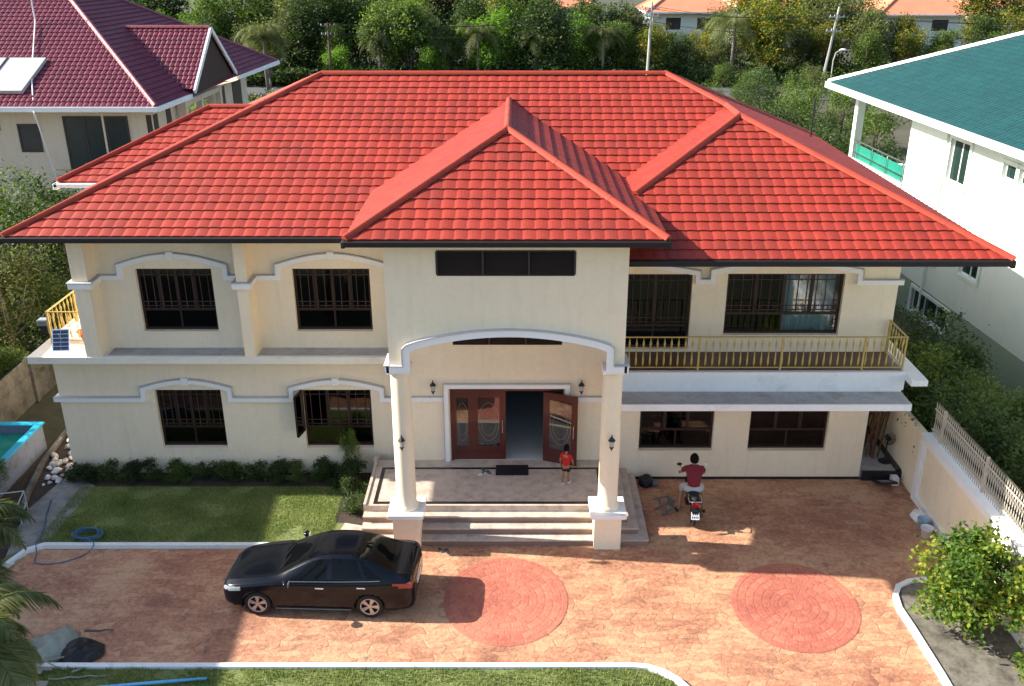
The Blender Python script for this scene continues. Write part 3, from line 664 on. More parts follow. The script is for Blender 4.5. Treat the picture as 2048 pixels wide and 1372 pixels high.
# ---- porch floor and steps
ZD = .70
MB().box(-3.93, 2.62, 20.93, YE, .50, ZD).build('porch_floor', GRAN, H)
MB().box(-3.76, 2.28, 21.0, 21.12, ZD, ZD + .004).box(-3.76, -3.66, 21.12, 22.78, ZD, ZD + .004).box(2.18, 2.28, 21.12, 22.78, ZD, ZD + .004).box(-3.76, 2.28, 22.78, 22.88, ZD, ZD + .004).build('floor_border', GRANB, H)
MB().box(-4.0, -3.93, 20.93, YE + .3, 0, .74).box(-4.0, -3.90, 22.93, 23.10, .74, .95).build('porch_kerb', GRAN, H)
for k in range(3):
    z1 = ZD - .175 * (k + 1); y0 = 20.93 - .265 * (k + 1); x1 = 2.62 + .24 * (k + 1)
    s = MB(); s.mat(0).box(-3.99, x1, y0, y0 + .29, z1 - .035, z1).box(x1 - .29, x1, y0 + .29, YR - .01, z1 - .035, z1)
    s.mat(1).box(-3.97, x1 - .03, y0 + .03, y0 + .27, max(0, z1 - .175), z1 - .036).box(x1 - .27, x1 - .03, y0 + .27, YR - .01, max(0, z1 - .175), z1 - .036)
    s.build('step', [GRAN, GRANR], H)
MB().box(-3.95, 2.60, 20.95, YE, .0, .498).build('porch_base', GRANR, H)
# ---- railings
bpts = [(r_ * .85, z_) for r_, z_ in [(.009, 0), (.009, .05), (.030, .09), (.034, .2), (.020, .30), (.012, .40), (.014, .52), (.030, .60), (.036, .66), (.018, .72), (.010, .76), (.010, .80)]]
BAL = MB().lathe(bpts, (0, 0, 0), 8).mesh('baluster', GOLD, True)
def railing(p, q, zf, posts, step=.175, h=.93):
    p = V(*p, zf); q = V(*q, zf); d = q - p; Lr = d.length; u = d / Lr
    rl = MB().beam(p + V(0, 0, h), q + V(0, 0, h), .042, .028).build('railing', GOLD, H)
    MB().beam(p + V(0, 0, .09), q + V(0, 0, .09), .03, .022).build('rail', GOLD, rl)
    n = int(Lr / step)
    for i in range(n):
        c = p + u * (Lr * (i + .5) / n)
        link('baluster', BAL, rl, M=Matrix.Translation(c + V(0, 0, .10)))
    for t in posts:
        c = p + u * (Lr * t); MB().box(c.x - .022, c.x + .022, c.y - .022, c.y + .022, zf, zf + h + .02).build('post', GOLD, rl)
railing((2.60, 22.22), (9.94, 22.22), 3.961, [0, .28, .57, .857, 1.0])
railing((9.94, 22.30), (9.94, 23.40), 3.961, [.99])
railing((-12.86, 24.05), (-12.86, 30.6), 3.956, [0, .25, .5, .75, 1], .22)
railing((-12.82, 24.05), (-11.55, 24.05), 3.956, [], .2)

# ================================================================ ROOFS
def tile_mesh(w, c, lip=.045, amp=.030, seg=6):
    """one pan tile: x across, y upslope, z normal; back edge tucked under the next course"""
    prof = [(0, .0), (.10, .55), (.28, 1.0), (.55, .92), (.80, .45), (.93, .05), (1.0, .0)]
    if seg == 3: prof = [(0, 0), (.3, 1), (.75, .6), (1, 0)]
    vs = []; n = len(prof)
    for yy, base in ((0, lip), (c * 1.08, .008)):
        vs += [V(px * w, yy, base + pz * amp) for px, pz in prof]
    vs += [V(px * w, .004, -.01) for px, pz in prof]
    fs = [(i, i + 1, n + i + 1, n + i) for i in range(n - 1)] + [(2 * n + i, 2 * n + i + 1, i + 1, i) for i in range(n - 1)]
    return vs, fs
class Slope:
    """roof plane: origin at the eave, u along the eave, upslope v; tiles clipped between ul(t), ur(t) where t = horizontal run"""
    def __init__(s, O, u, inw, pitch, tmax, ul, ur, skip=None):
        s.O = V(*O); s.u = V(*u).normalized(); inw = V(*inw).normalized()
        s.k = math.sqrt(1 + pitch * pitch); s.vd = (inw + V(0, 0, pitch)).normalized(); s.n = s.u.cross(s.vd).normalized()
        if s.n.z < 0: s.n = -s.n
        s.tmax = tmax; s.ul = ul; s.ur = ur; s.skip = skip; s.pitch = pitch; s.inw = inw
    def pt(s, u, t, off=0): return s.O + s.u * u + s.vd * (t * s.k) + s.n * off
    def tiles(s, w, c, amp, lip, seg, full, part, stg=.12):
        vs, fs = tile_mesh(w, c, lip, amp, seg)
        rows = int(math.ceil(s.tmax * s.k / c)); flip = s.u.cross(s.vd).dot(s.n) < 0
        for r in range(rows):
            v0 = r * c; t0 = v0 / s.k; tm = (v0 + c * .5) / s.k
            if tm > s.tmax: break
            L0, R0 = s.ul(tm), s.ur(tm)
            Lw, Rw = s.ul(t0), s.ur(t0)
            u = math.floor(min(L0, Lw) / w) * w - (r % 2) * w * stg
            while u < max(R0, Rw):
                uc = u + w / 2
                if uc + w > L0 and uc - w < R0 and not (s.skip and s.skip(s.pt(uc, t0))):
                    M = Matrix((( s.u.x, s.vd.x, s.n.x, 0), (s.u.y, s.vd.y, s.n.y, 0), (s.u.z, s.vd.z, s.n.z, 0), (0, 0, 0, 1)))
                    o = s.O + s.u * u + s.vd * v0
                    cl = False; q = []
                    for p in vs:
                        t = min((v0 + p.y) / s.k, s.tmax); a, b = s.ul(t), s.ur(t)
                        uu = u + p.x; cu = min(max(uu, a), max(a, b)); vv = min(v0 + p.y, s.tmax * s.k)
                        if abs(cu - uu) > 1e-4 or vv < v0 + p.y - 1e-4: cl = True
                        q.append(s.O + s.u * cu + s.vd * vv + s.n * p.z)
                    if cl or flip: part.append((q, fs))
                    else:
                        Mt = M.copy(); Mt.translation = o; full.append((o + s.u * w / 2, Mt, q, fs))
                u += w
    def deck(s, mb, off=-.012, n=12):
        # polygon outline of the plane
        ts = sorted({0, s.tmax} | {s.tmax * i / n for i in range(n + 1)})
        pts = [s.pt(s.ul(t), t, off) for t in ts] + [s.pt(s.ur(t), t, off) for t in ts[::-1]]
        mb.poly(pts)
CAMP = V(0, 0, 14)
def make_roof(parent, slopes, caps, w, c, amp, lip, mt, mc, nobj, seg=6, cap_r=.10, tilename='roof_tile', seglen=None):
    dk = MB()
    for s in slopes: s.deck(dk)
    roof = dk.build('roof', mt, parent)
    full, part = [], []
    for s in slopes: s.tiles(w, c, amp, lip, seg, full, part)
    full.sort(key=lambda f: (f[0] - CAMP).length)
    if nobj:
        vs, fs = tile_mesh(w, c, lip, amp, seg); m0 = MB().add(vs, fs).mesh(tilename, mt)
        pick = full[:nobj]; full = full[nobj:]
        for _, Mt, q, f in pick: link(tilename, m0, roof, M=Mt)
    mb = MB()
    for _, Mt, q, f in full: mb.add(q, f)
    for q, f in part: mb.add(q, f)
    tag(mb.build(tilename + 's', mt, roof), kind='stuff')
    for pts in caps:
        pts = [V(*p) for p in pts]; m = MB()
        for a, b in zip(pts, pts[1:]):
            d = (b - a).normalized(); sd_ = d.cross(V(0, 0, 1)).normalized(); up = sd_.cross(d)
            if up.z < 0: up = -up
            nseg = 1 if not seglen else max(1, int((b - a).length / seglen))
            for i in range(nseg):
                p = a + (b - a) * i / nseg; q = a + (b - a) * ((i + 1.03) / nseg if nseg > 1 else 1)
                prof = [(-1.25, -.45), (-.95, .25), (-.45, .72), (0, .85), (.45, .72), (.95, .25), (1.25, -.45)]
                vv = []
                for pp, kk in ((p, 1.04 if nseg > 1 else 1), (q, .97 if nseg > 1 else 1)):
                    vv += [pp + sd_ * (x * cap_r * kk) + up * (z * cap_r * kk + .02) for x, z in prof]
                m.add(vv, [(j, j + 1, 8 + j, 7 + j) for j in range(6)] + [tuple(range(7))[::-1], tuple(range(7, 14))])
        m.build('ridge_cap', mc, roof)
    return roof
S = .45; EX0, EX1, EY, EW, EB, EZ = -12.62, 11.22, 22.30, 20.45, 35.9, 7.50
RT = 6.78                                     # run to the main ridge
rz_ = EZ + S * RT
def dz(x): return 8.24 + .5 * (3.48 - abs(x + .24))
slopes = [
    Slope((EX0, EY, EZ), (1, 0, 0), (0, 1, 0), S, RT, lambda t: t, lambda t: EX1 - EX0 - t,
          lambda p: (p.x > .9 and p.x < 5.97 and (p.x - .72) > (p.y - EY) + .5) or (p.x >= 5.97 and p.y - EY < 5.0 and p.x < EX1 - (p.y - EY) + .1 and (EX1 - p.x) > (p.y - EY) + .45) or (abs(p.x + .24) < 3.3 and dz(p.x) > p.z + .35)),
    Slope((EX0, EY, EZ), (0, 1, 0), (1, 0, 0), S, RT, lambda t: t, lambda t: EB - EY - t),
    Slope((EX1, EW, EZ), (0, 1, 0), (-1, 0, 0), S, RT, lambda t: t if t < 5.25 else 1.85 + t, lambda t: EB - EW - t),
    Slope((EX0, EB, EZ), (1, 0, 0), (0, -1, 0), S, RT, lambda t: t, lambda t: EX1 - EX0 - t),
    Slope((.72, EW, EZ), (1, 0, 0), (0, 1, 0), S, 5.25, lambda t: t, lambda t: 10.5 - t, lambda p: p.x < 2.6 and p.y < 23),
    Slope((.72, EW, EZ), (0, 1, 0), (1, 0, 0), S, 5.25, lambda t: t, lambda t: 1.85 + t + .05, lambda p: p.x < 2.6 and p.y < 23.0),
    Slope((-3.72, 19.50, 8.24), (1, 0, 0), (0, 1, 0), .5, 3.48, lambda t: t, lambda t: 6.96 - t),
    Slope((-3.72, 19.50, 8.24), (0, 1, 0), (1, 0, 0), .5, 3.48, lambda t: t, lambda t: 2.8 + .74 / S + t * .5 / S + .05),
    Slope((3.24, 19.50, 8.24), (0, 1, 0), (-1, 0, 0), .5, 3.48, lambda t: t, lambda t: 2.8 + .74 / S + t * .5 / S + .05),
    # rear left wing
    Slope((-13.92, 28.2, EZ), (1, 0, 0), (0, 1, 0), S, 3.7, lambda t: t, lambda t: 6.5),
    Slope((-13.92, 28.2, EZ), (0, 1, 0), (1, 0, 0), S, 3.7, lambda t: t, lambda t: 7.4 - t),
    Slope((-13.92, 35.6, EZ), (1, 0, 0), (0, -1, 0), S, 3.7, lambda t: t, lambda t: 6.5),
]
e = .04
caps = [
    [(EX0, EY, EZ + e), (EX0 + RT, EY + RT, rz_ + e)], [(EX0 + RT, EY + RT, rz_ + e), (EX1 - RT, EY + RT, rz_ + e)],
    [(EX1 - RT, EY + RT, rz_ + e), (5.97, EW + 5.25 + 1.85, EZ + S * 5.25 + e)], [(5.97, EW + 7.10, EZ + S * 5.25 + e), (5.97, EW + 5.25, EZ + S * 5.25 + e)],
    [(5.97, EW + 5.25, EZ + S * 5.25 + e), (EX1, EW, EZ + e)], [(5.97, EW + 5.25, EZ + S * 5.25 + e), (2.9, 22.63, EZ + S * 2.18 + e)],
    [(-3.72, 19.5, 8.24 + e), (-.24, 22.98, 9.98 + e)], [(3.24, 19.5, 8.24 + e), (-.24, 22.98, 9.98 + e)], [(-.24, 22.98, 9.98 + e), (-.24, 27.75, 9.98 + e)],
    [(-13.92, 28.2, EZ + e), (-10.22, 31.9, 9.165 + e)], [(-10.22, 31.9, 9.165 + e), (-8.7, 31.9, 9.165 + e)], [(EX0, EB, EZ + e), (EX0 + RT, EB - RT, rz_ + e)], [(EX1, EB, EZ + e), (EX1 - RT, EB - RT, rz_ + e)],
]
RF = make_roof(H, slopes, caps,   .295, .335, .013, .042, REDT, REDC, 300, cap_r=.078, seglen=1.5)
# soffits and gutters
sf = MB()
sf.box(EX0 + .05, -3.0, EY + .05, YL, EZ - .16, EZ - .13).box(EX0 + .05, -11.5, YL, 28.3, EZ - .16, EZ - .13)
sf.box(2.49, EX1 - .05, EW + .06, YR, EZ - .16, EZ - .13).box(10.02, EX1 - .05, YR, EB - .1, EZ - .16, EZ - .13)
sf.box(-3.68, PX0, 19.55, 25, 8.10, 8.12).box(PX1, 3.2, 19.55, 25, 8.10, 8.12).box(PX0, PX1, 19.55, YP, 8.10, 8.12)
sf.build('soffit', SOFF, H)
g = MB()
g.box(EX0 - .05, -3.0, EY - .11, EY + .03, EZ - .125, EZ + .012).box(2.485, EX1 + .05, EW - .11, EW + .03, EZ - .125, EZ + .012)
g.box(-3.76, 3.28, 19.39, 19.53, 8.115, 8.242)
g.box(EX0 - .07, EX0 + .03, EY - .1, 28.4, EZ - .15, EZ + .0).box(EX1 - .03, EX1 + .07, EW - .1, EB, EZ - .17, EZ + .01)
g.box(-3.79, -3.70, 19.4, 24.0, 8.09, 8.235).box(3.22, 3.31, 19.4, 24.0, 8.09, 8.235)
bevel(g.build('gutter', GUT, H), .02)
bevel(MB().box(-14.02, -12.6, 28.06, 28.22, EZ - .13, EZ - .01).box(-14.04, -13.9, 28.06, 35.7, EZ - .2, EZ - .01).build('gutter', WHITEP, H), .02)
MB().box(4.0, 9.9, 35.0, 41.2, 0, 6.9).build('wall', CREAM, H)  # unseen rear block and flat roof, added to shade the white neighbour's wall
MB().box(3.8, 10.1, 34.9, 41.5, 6.901, 7.05).build('roof', SLABTOP, H)
MB().box(-13.3, -11.5, 29.0, 34.8, 3.97, 7.4).build('wall', CREAM, H)
MB().box(-13.8, -12.6, 28.3, 35.4, EZ - .19, EZ - .17).build('soffit', WHITEP, H)

# ================================================================ NEIGHBOUR HOUSES
def simple_window(x0, x1, z0, z1, y, parent, nm=2, frame=BRONZE, proud=.04):
    f = .08
    w = MB().box(x0, x0 + f, y - proud, y, z0, z1).box(x1 - f, x1, y - proud, y, z0, z1).box(x0 + f, x1 - f, y - proud, y, z0, z0 + f).box(x0 + f, x1 - f, y - proud, y, z1 - f, z1)
    for i in range(1, nm):
        x = x0 + (x1 - x0) * i / nm; w.box(x - .03, x + .03, y - proud, y, z0 + f, z1 - f)
    w = w.build('window', frame, parent)
    MB().box(x0 + f, x1 - f, y - .015, y - .004, z0 + f, z1 - f).build('pane', surf('neighbour_glass' + str(round(x0, 1)), (.03, .04, .045), .15), w)
    return w
A = wthing('house', 'beige neighbouring house with maroon tiled roof and a white solar water panel', 'house', (-28, 50, 0))
AY, AX = 43.0, -16.2; AP = .6; AT = 9.0
a_sl = [Slope((-46, AY, 7.5), (1, 0, 0), (0, 1, 0), AP, AT, lambda t: 0, lambda t: 46 + AX - .87 * t)]
# right hand plane from corner B to C
Bc = V(AX, AY, 7.5); Cc = V(-15.3, 62.0, 7.5); ap = V(AX - .87 * AT, AY + AT, 7.5 + AP * AT)
ev = (Cc - Bc); eu = ev.normalized(); inw = V(-eu.y, eu.x, 0)
tA = (ap - Bc).dot(inw); sA = (ap - Bc).dot(eu); AP2 = (ap.z - 7.5) / tA; eL = ev.length
a_sl.append(Slope(tuple(Bc), tuple(eu), tuple(inw), AP2, tA, lambda t: sA * t / tA, lambda t: eL - (eL - sA) * t / tA))
a_caps = [[tuple(Bc + V(0, 0, .05)), tuple(ap + V(0, 0, .05))], [tuple(Cc + V(0, 0, .05)), tuple(ap + V(0, 0, .05))], [tuple(ap + V(0, 0, .05)), (-46, ap.y, ap.z + .05)]]
# gable on the right side, ridge running along x
GY, GZ, GX = 50.75, 10.30, -15.75
gab = [Slope((GX - 5.2, 47.1, 7.72), (1, 0, 0), (0, 1, 0), (GZ - 7.72) / 3.65, 3.65, lambda t: 5.2 * (1 - t / 3.65) * 0 + (4.9 - 4.9 * t / 3.65) * 1.0, lambda t: 5.2)]
gab = [Slope((GX - 5.4, 47.1, 7.72), (1, 0, 0), (0, 1, 0), (GZ - 7.72) / 3.65, 3.65, lambda t: 4.9 * (1 - t / 3.65), lambda t: 5.4),
       Slope((GX - 5.4, 54.4, 7.72), (1, 0, 0), (0, -1, 0), (GZ - 7.72) / 3.65, 3.65, lambda t: 4.9 * (1 - t / 3.65), lambda t: 5.4)]
ra = make_roof(A, a_sl + gab, a_caps + [[(GX, GY, GZ + .05), (GX - 5.2, GY, GZ + .05)]], .26, .32, .04, .045, PURT, PURC, 0, 3, .10, seglen=.36)
MB().box(-46, AX - 1, AY + 1.0, AY + 1.2, -.05, 7.4).build('wall', LBW, A)
MB().box(AX - 1.0, AX - .8, AY + 1.0, 48.0, -.05, 7.4).box(AX - 1.0, AX - .8, 53.4, 60.8, -.05, 7.3).box(AX - 2.6, AX - 2.4, 48.0, 53.4, -.05, 8.4).build('wall', LBW, A)
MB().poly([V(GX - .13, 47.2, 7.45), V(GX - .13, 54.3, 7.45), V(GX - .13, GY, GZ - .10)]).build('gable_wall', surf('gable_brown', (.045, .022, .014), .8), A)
for y in (47.75, 50.3, 53.6): MB().box(GX - 1.0, GX - .7, y - .16, y + .16, -.05, 7.6).build('pillar', LBW, A)
MB().box(GX - 1.0, GX - .72, 47.6, 53.9, 6.8, 7.5).build('beam', LBW, A)
MB().beam((GX + .03, 47.05, 7.62), (GX + .03, GY, GZ - .02), .10, .22, (0, 1, 1)).beam((GX + .03, GY, GZ - .02), (GX + .03, 54.45, 7.62), .10, .22, (0, -1, 1)).build('barge_board', WHITEP, A)
gt = MB().box(-46, AX + .08, AY - .14, AY + .04, 7.30, 7.52)
gt.beam((AX + .08, AY - .1, 7.41), (AX + .28, 47.0, 7.41), .2, .2).beam((-15.66, 54.5, 7.41), (-15.2, 62.1, 7.41), .2, .2)
gt.build('gutter', WHITEP, A)
MB().poly([V(-46, AY, 7.29), V(AX, AY, 7.29), V(-15.3, 62, 7.29), V(-46, 62, 7.29)]).build('soffit', LBW, A)
YA = AY + 1.0
simple_window(-20.95, -17.95, 4.2, 6.95, YA, A, 3); simple_window(-23.1, -22.1, 5.3, 6.6, YA, A, 1); simple_window(-26.0, -23.9, 6.3, 7.0, YA, A, 2)
MB().box(-17.1 + .0, -16.75 - .1, YA - .01, YA, 5.2, 7.0).build('window', BRONZE, A)
for y0, y1 in ((44.6, 45.1), (46.3, 46.9), (55.2, 56.0), (57.6, 59.4)):
    MB().box(AX - .80, AX - .76, y0, y1, 4.9, 6.9).build('window', BRONZE, A)
bl = MB().box(-21.2, -17.0, YA - 1.3, YA, 3.7, 3.9); bl.build('balcony_slab', WHITEP, A)
for z in (4.2, 4.45, 4.7): MB().box(-21.1, -17.1, YA - 1.25, YA - 1.2, z, z + .05).build('railing_bar', CHROME, A)
MB().cyl((-18.85, 43.4, 3.9), (-18.85, 43.4, 7.2), .05, n=6).build('downpipe', LBW, A)
MB().tube([(-21.5, 43.9, 3.0), (-21.6, 42.8, 7.3), (-22.3, 44.6, 8.65), (-23.4, 48.2, 10.85), (-23.6, 48.6, 12.6)], .035, 5).build('cable', WHITEP, A)
# solar water panel on the slope
q = a_sl[0]
pn = MB(); c4 = [(q.pt(u, t, .22)) for u, t in ((18.4, .75), (23.6, .75), (24.0, 2.8), (18.8, 2.8))]
c4b = [p - q.n * .18 for p in c4]
pn.add(c4 + c4b, [(0, 1, 2, 3), (0, 4, 5, 1), (1, 5, 6, 2), (2, 6, 7, 3), (3, 7, 4, 0)])
pno = pn.build('solar_panel', PANEL, A)
for k in (.33, .66):
    a_, b_ = c4[0].lerp(c4[1], k), c4[3].lerp(c4[2], k); MB().beam(a_ + q.n * .02, b_ + q.n * .02, .06, .04, tuple(q.n)).build('panel_rail', GUT, pno)

# ---- white house with the teal roof, standing slightly turned
B = thing('house', 'white neighbouring house with teal green hipped roof and corner balcony', 'house', (14.75, 46.0, 0), R(3.35))
def BL(a): return a
# local frame: x away from our house, -y towards the camera; eave corner at the origin, eave along -y
b_sl = [Slope((0, -32, 8.2), (0, 1, 0), (1, 0, 0), .45, 7.0, lambda t: t, lambda t: 32 - t),
        Slope((0, 0, 8.2), (1, 0, 0), (0, -1, 0), .45, 7.0, lambda t: t, lambda t: 14 - t),
        Slope((0, -32, 8.2), (1, 0, 0), (0, 1, 0), .45, 7.0, lambda t: t, lambda t: 14 - t)]
b_caps = [[(0, 0, 8.26), (7, -7, 8.2 + 3.21)], [(0, -32, 8.26), (7, -25, 11.41)], [(7, -7, 11.41), (7, -25, 11.41)], [(14, 0, 8.26), (7, -7, 11.41)]]
sv = CAMP; make_roof(B, b_sl, b_caps, .24, .30, .035, .035, GRNT, WHC, 0, 3, .10, seglen=.4)
MB().box(-.12, .04, -32.1, .1, 7.98, 8.24).box(.04, 14, .0, .14, 7.98, 8.24).box(-.12, 14, -32.14, -32.0, 7.98, 8.24).build('gutter', WHW, B)
MB().box(.04, 14, -32, 0, 7.95, 7.975).build('soffit', WHW, B)
WX = 1.0
# left wall with openings along y: reuse wall_holes turned by 90 degrees
def turned(mb):
    mb.v = [(y, -x, z) for x, y, z in mb.v]; return mb      # (x along, y depth) -> wall facing -x, along -y
wh = [(10.5, 11.9, 5.9, 7.5), (14.2, 15.0, 6.8, 7.35), (15.2, 16.0, 6.8, 7.35), (7.9, 9.6, 1.9, 3.2), (14.0, 15.4, 3.4, 4.6), (17.4, 18.8, 3.4, 4.6), (9.5, 14.5, -.2, .8)]
wl = wall_holes(MB(), 7.0, 31.2, 1.40, 7.95, WX, WX + .22, wh[:3] + [(9.3, 10.7, 2.6, 3.6), (12.6, 13.9, 2.9, 3.9)])
turned(wl).build('wall', WHW, B)
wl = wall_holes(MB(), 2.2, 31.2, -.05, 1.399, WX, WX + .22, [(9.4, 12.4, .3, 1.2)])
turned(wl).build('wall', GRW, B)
turned(wall_holes(MB(), 1.2, 6.999, 1.40, 4.4, WX, WX + .22, [])).build('wall', WHW, B)
MB().box(WX + .22, 13, -31.2, -31.0, 0, 7.95).box(WX + .2, 13, -7.1, -7.0, 4.4, 7.95).box(WX + .2, 13, -1.4, -1.2, 0, 4.2).box(12.9, 13.1, -31.2, -1.2, 0, 7.95).build('wall', WHW, B)
MB().box(WX + .1, 13, -30.9, -7.2, 4.2, 4.4).build('floor', WHW, B)
def win_t(a, b, z0, z1, nm=2):
    f = .07; y0, y1 = WX + .06, WX + .12
    w = MB().box(a, a + f, y0, y1, z0, z1).box(b - f, b, y0, y1, z0, z1).box(a, b, y0, y1, z0, z0 + f).box(a, b, y0, y1, z1 - f, z1)
    for i in range(1, nm): w.box(a + (b - a) * i / nm - .03, a + (b - a) * i / nm + .03, y0, y1, z0, z1)
    w = turned(w).build('window', WHT, B)
    turned(MB().box(a + f, b - f, y0 + .02, y0 + .03, z0 + f, z1 - f)).build('pane', surf('teal_glass%d' % int(a * 10), (.012, .03, .026), .12), w)
    e_ = MB().box(a - .14, b + .14, WX - .07, WX - .001, z1, z1 + .12).box(a - .14, b + .14, WX - .07, WX - .001, z0 - .12, z0).box(a - .14, a, WX - .07, WX - .001, z0, z1).box(b, b + .14, WX - .07, WX - .001, z0, z1)
    turned(e_).build('window_surround', WHW, w)
win_t(10.5, 11.9, 5.9, 7.5); win_t(14.2, 15.0, 6.8, 7.35, 1); win_t(15.2, 16.0, 6.8, 7.35, 1); win_t(9.3, 10.7, 2.6, 3.6); win_t(12.6, 13.9, 2.9, 3.9)
win_t(9.4, 12.4, .3, 1.2, 3)
# corner balcony
MB().box(WX - .1, WX + 4, -6.99, -1.2, 4.25, 4.55).build('balcony_slab', WHW, B)
MB().box(WX - .05, WX + .30, -1.55, -1.2, 4.55, 7.95).build('pillar', WHW, B)
MB().box(WX - .04, WX + .04, -6.95, -1.6, 4.551, 4.95).build('parapet', WHW, B)
rr = MB()
for z in (5.2, 5.75): rr.box(WX - .02, WX + .02, -6.95, -1.6, z, z + .05)
for i in range(4): rr.box(WX - .02, WX + .02, -2.0 - i * 1.6, -2.04 - i * 1.6, 4.95, 5.8)
rr.build('railing', CHROME, B)
MB().box(WX + .06, WX + .09, -6.9, -1.7, 4.96, 5.6).build('pane', surf('green_glass_rail', (.02, .22, .16), .1), B)
MB().box(WX + .5, WX + 1.4, -6.9, -6.2, 4.55, 5.9).build('cabinet', WHW, B)
MB().cyl((WX - .08, -10.2, 0), (WX - .08, -10.2, 7.9), .05, n=6).build('downpipe', WHW, B)

# ---- building outside the frame on the left: its shadow lies across the garden
Cn = wthing('house', 'grey walled neighbouring house standing left of the pool garden', 'house', (-26, 18, 0))
MB().poly([V(-34, 4, 0), V(-19.6, 4, 0), V(-19.6, 25.0, 0), V(-34, 25.0, 0)]).build('floor', CONC, Cn)
hb = MB(); cz = 8.2
q0 = [(-19.3, 8.0), (-20.45, 24.6), (-34, 24.6), (-34, 8.0)]
hb.prism(q0, 0, cz); hb.build('wall', LBW, Cn)
rf_ = MB(); q1 = [(-18.45, 7.4), (-19.7, 25.2), (-34.5, 25.2), (-34.5, 7.4)]
rf_.prism(q1, cz, cz + .18); rf_.build('roof', ORT, Cn)

# ================================================================ BOUNDARY WALLS AND FENCES
WB = wthing('boundary_wall', 'cream boundary wall with white trim and a spiked metal fence on top, right of the driveway', 'wall', (11.0, 23, 0))
MB().box(10.95, 11.12, 12.0, 34.5, 0, 1.95).build('wall', CREAM, WB)
MB().box(10.90, 10.948, 12.0, 22.45, 1.78, 1.96).box(10.86, 11.2, 12.0, 22.45, 1.961, 2.03).build('coping', TRIM, WB)
MB().box(11.2, 11.26, 12.0, 22.45, 1.95, 2.05).build('coping_edge', TRIMCAP, WB)
for y in (22.25, 17.35, 12.6): MB().box(10.88, 10.949, y, y + .20, 0, 1.779).build('pilaster', TRIM, WB)
MB().box(10.885, 10.947, 12.8, 17.34, 0, .22).box(10.885, 10.947, 17.56, 22.24, 0, .22).build('base_trim', TRIM, WB)
MB().box(10.91, 10.948, 17.56, 17.63, .22, 1.779).box(10.91, 10.948, 22.17, 22.24, .22, 1.779).build('panel_frame', TRIM, WB)
sp = MB().beam((0, -.06, 0), (0, .06, .82), .014, .014, (1, 0, 0)).beam((0, .06, 0), (0, -.06, .82), .014, .014, (1, 0, 0)).cyl((0, .06, .82), (0, .085, .98), .012, .002, 4).cyl((0, -.06, .82), (0, -.085, .98), .012, .002, 4).mesh('picket', BEIGEF)
y = 12.1
while y < 22.3:
    link('picket', sp, WB, M=Matrix.Translation((11.10, y, 2.03)) ); y += .105
MB().box(11.085, 11.115, 12.0, 22.4, 2.75, 2.78).box(11.085, 11.115, 12.0, 22.4, 2.16, 2.19).build('fence_rail', BEIGEF, WB)
for k in range(5): MB().box(11.07, 11.13, 12.2 + k * 2.4, 12.26 + k * 2.4, 2.03, 2.98).build('fence_post', BEIGEF, WB)
WL = wthing('concrete_wall', 'old grey concrete panel wall behind the pool', 'wall', (-16, 28, 0))
for k in range(9):
    y = 18.5 + k * 2.5; x = -16.35 + .05 * k
    bevel(MB().box(x - .12, x + .10, y - .09, y + .09, 0, 1.62).build('post', DCONC, WL), .01)
    for j in range(3): bevel(MB().box(x - .03 + .01 * (j % 2), x + .045 + .01 * (j % 2), y + .09, y + 2.41, j * .52, j * .52 + .512).build('panel', DCONC, WL), .008)

# side terrace on the right, with its clutter
T = wthing('side_terrace', 'raised cement terrace with black edge between house and boundary wall', 'terrace', (10.3, 25, 0))
MB().box(9.80, 10.94, 23.40, 33, -.02, .28).build('slab', SLABTOP, T)
MB().box(9.80, 10.94, 23.33, 23.399, .0, .30).box(10.80, 10.94, 23.40, 27, .281, .34).build('edge', GRANB, T)
tr_ = wthing('ramp', 'small grey ramp leaning on the black terrace edge', 'ramp', (10.4, 23.1, 0))
M_ = Matrix.Translation((10.36, 23.06, .13)) @ Matrix.Rotation(R(-24), 4, 'X')
MB().box(-.20, .20, -.32, .32, -.015, .015, M_).build('board', SLABTOP, tr_)
MB().box(-.24, -.20, -.33, .33, -.03, .04, M_).box(.20, .24, -.33, .33, -.03, .04, M_).box(-.24, .24, -.37, -.33, -.03, .04, M_).build('rim', BLKP, tr_)
MB().box(10.60, 10.78, 23.05, 23.28, 0, .24).build('support', WHT, tr_)
bb = wthing('bamboo_bundle', 'bundle of brown bamboo poles leaning in the gap right of the house', 'poles', (10.3, 25, .28))
r_ = random.Random(4)
for i in range(40):
    x = 10.02 + .55 * r_.random(); y = 23.95 + 2.6 * r_.random(); h = 1.75 + .7 * r_.random()
    a = V(x + r_.uniform(-.1, .1), y, .285); b_ = V(min(10.9, x + r_.uniform(-.1, .5)), y + .4 * r_.random(), .28 + h)
    pts = [a.lerp(b_, k / 8) for k in range(9)]
    MB().tube(pts, [.022 + (.004 if k % 2 else 0) for k in range(9)], 6).build('pole', BAMB, bb)
fn = wthing('pedestal_fan', 'black standing fan on the side terrace by the bamboo', 'fan', (10.68, 24.0, .28))
MB().lathe([(.18, .28), (.18, .31), (.03, .34), (.02, .36), (.02, 1.0)], (10.66, 23.95, 0), 14).build('stand', BLKP, fn)
fm = MB()
for k in range(4): fm.tube([V(10.66 + .19 * math.cos(t * math.pi / 8) * (1 - .2 * k), 23.87 - .02 * k, 1.05 + .19 * math.sin(t * math.pi / 8) * (1 - .2 * k)) for t in range(17)], .007, 4)
for k in range(12): fm.beam((10.66, 23.82, 1.05), (10.66 + .19 * math.cos(k * math.pi / 6), 23.87, 1.05 + .19 * math.sin(k * math.pi / 6)), .006, .006)
fm.build('cage', BLKP, fn)
MB().cyl((10.66, 23.87, 1.05), (10.66, 24.05, 1.05), .07).build('motor', BLKP, fn)
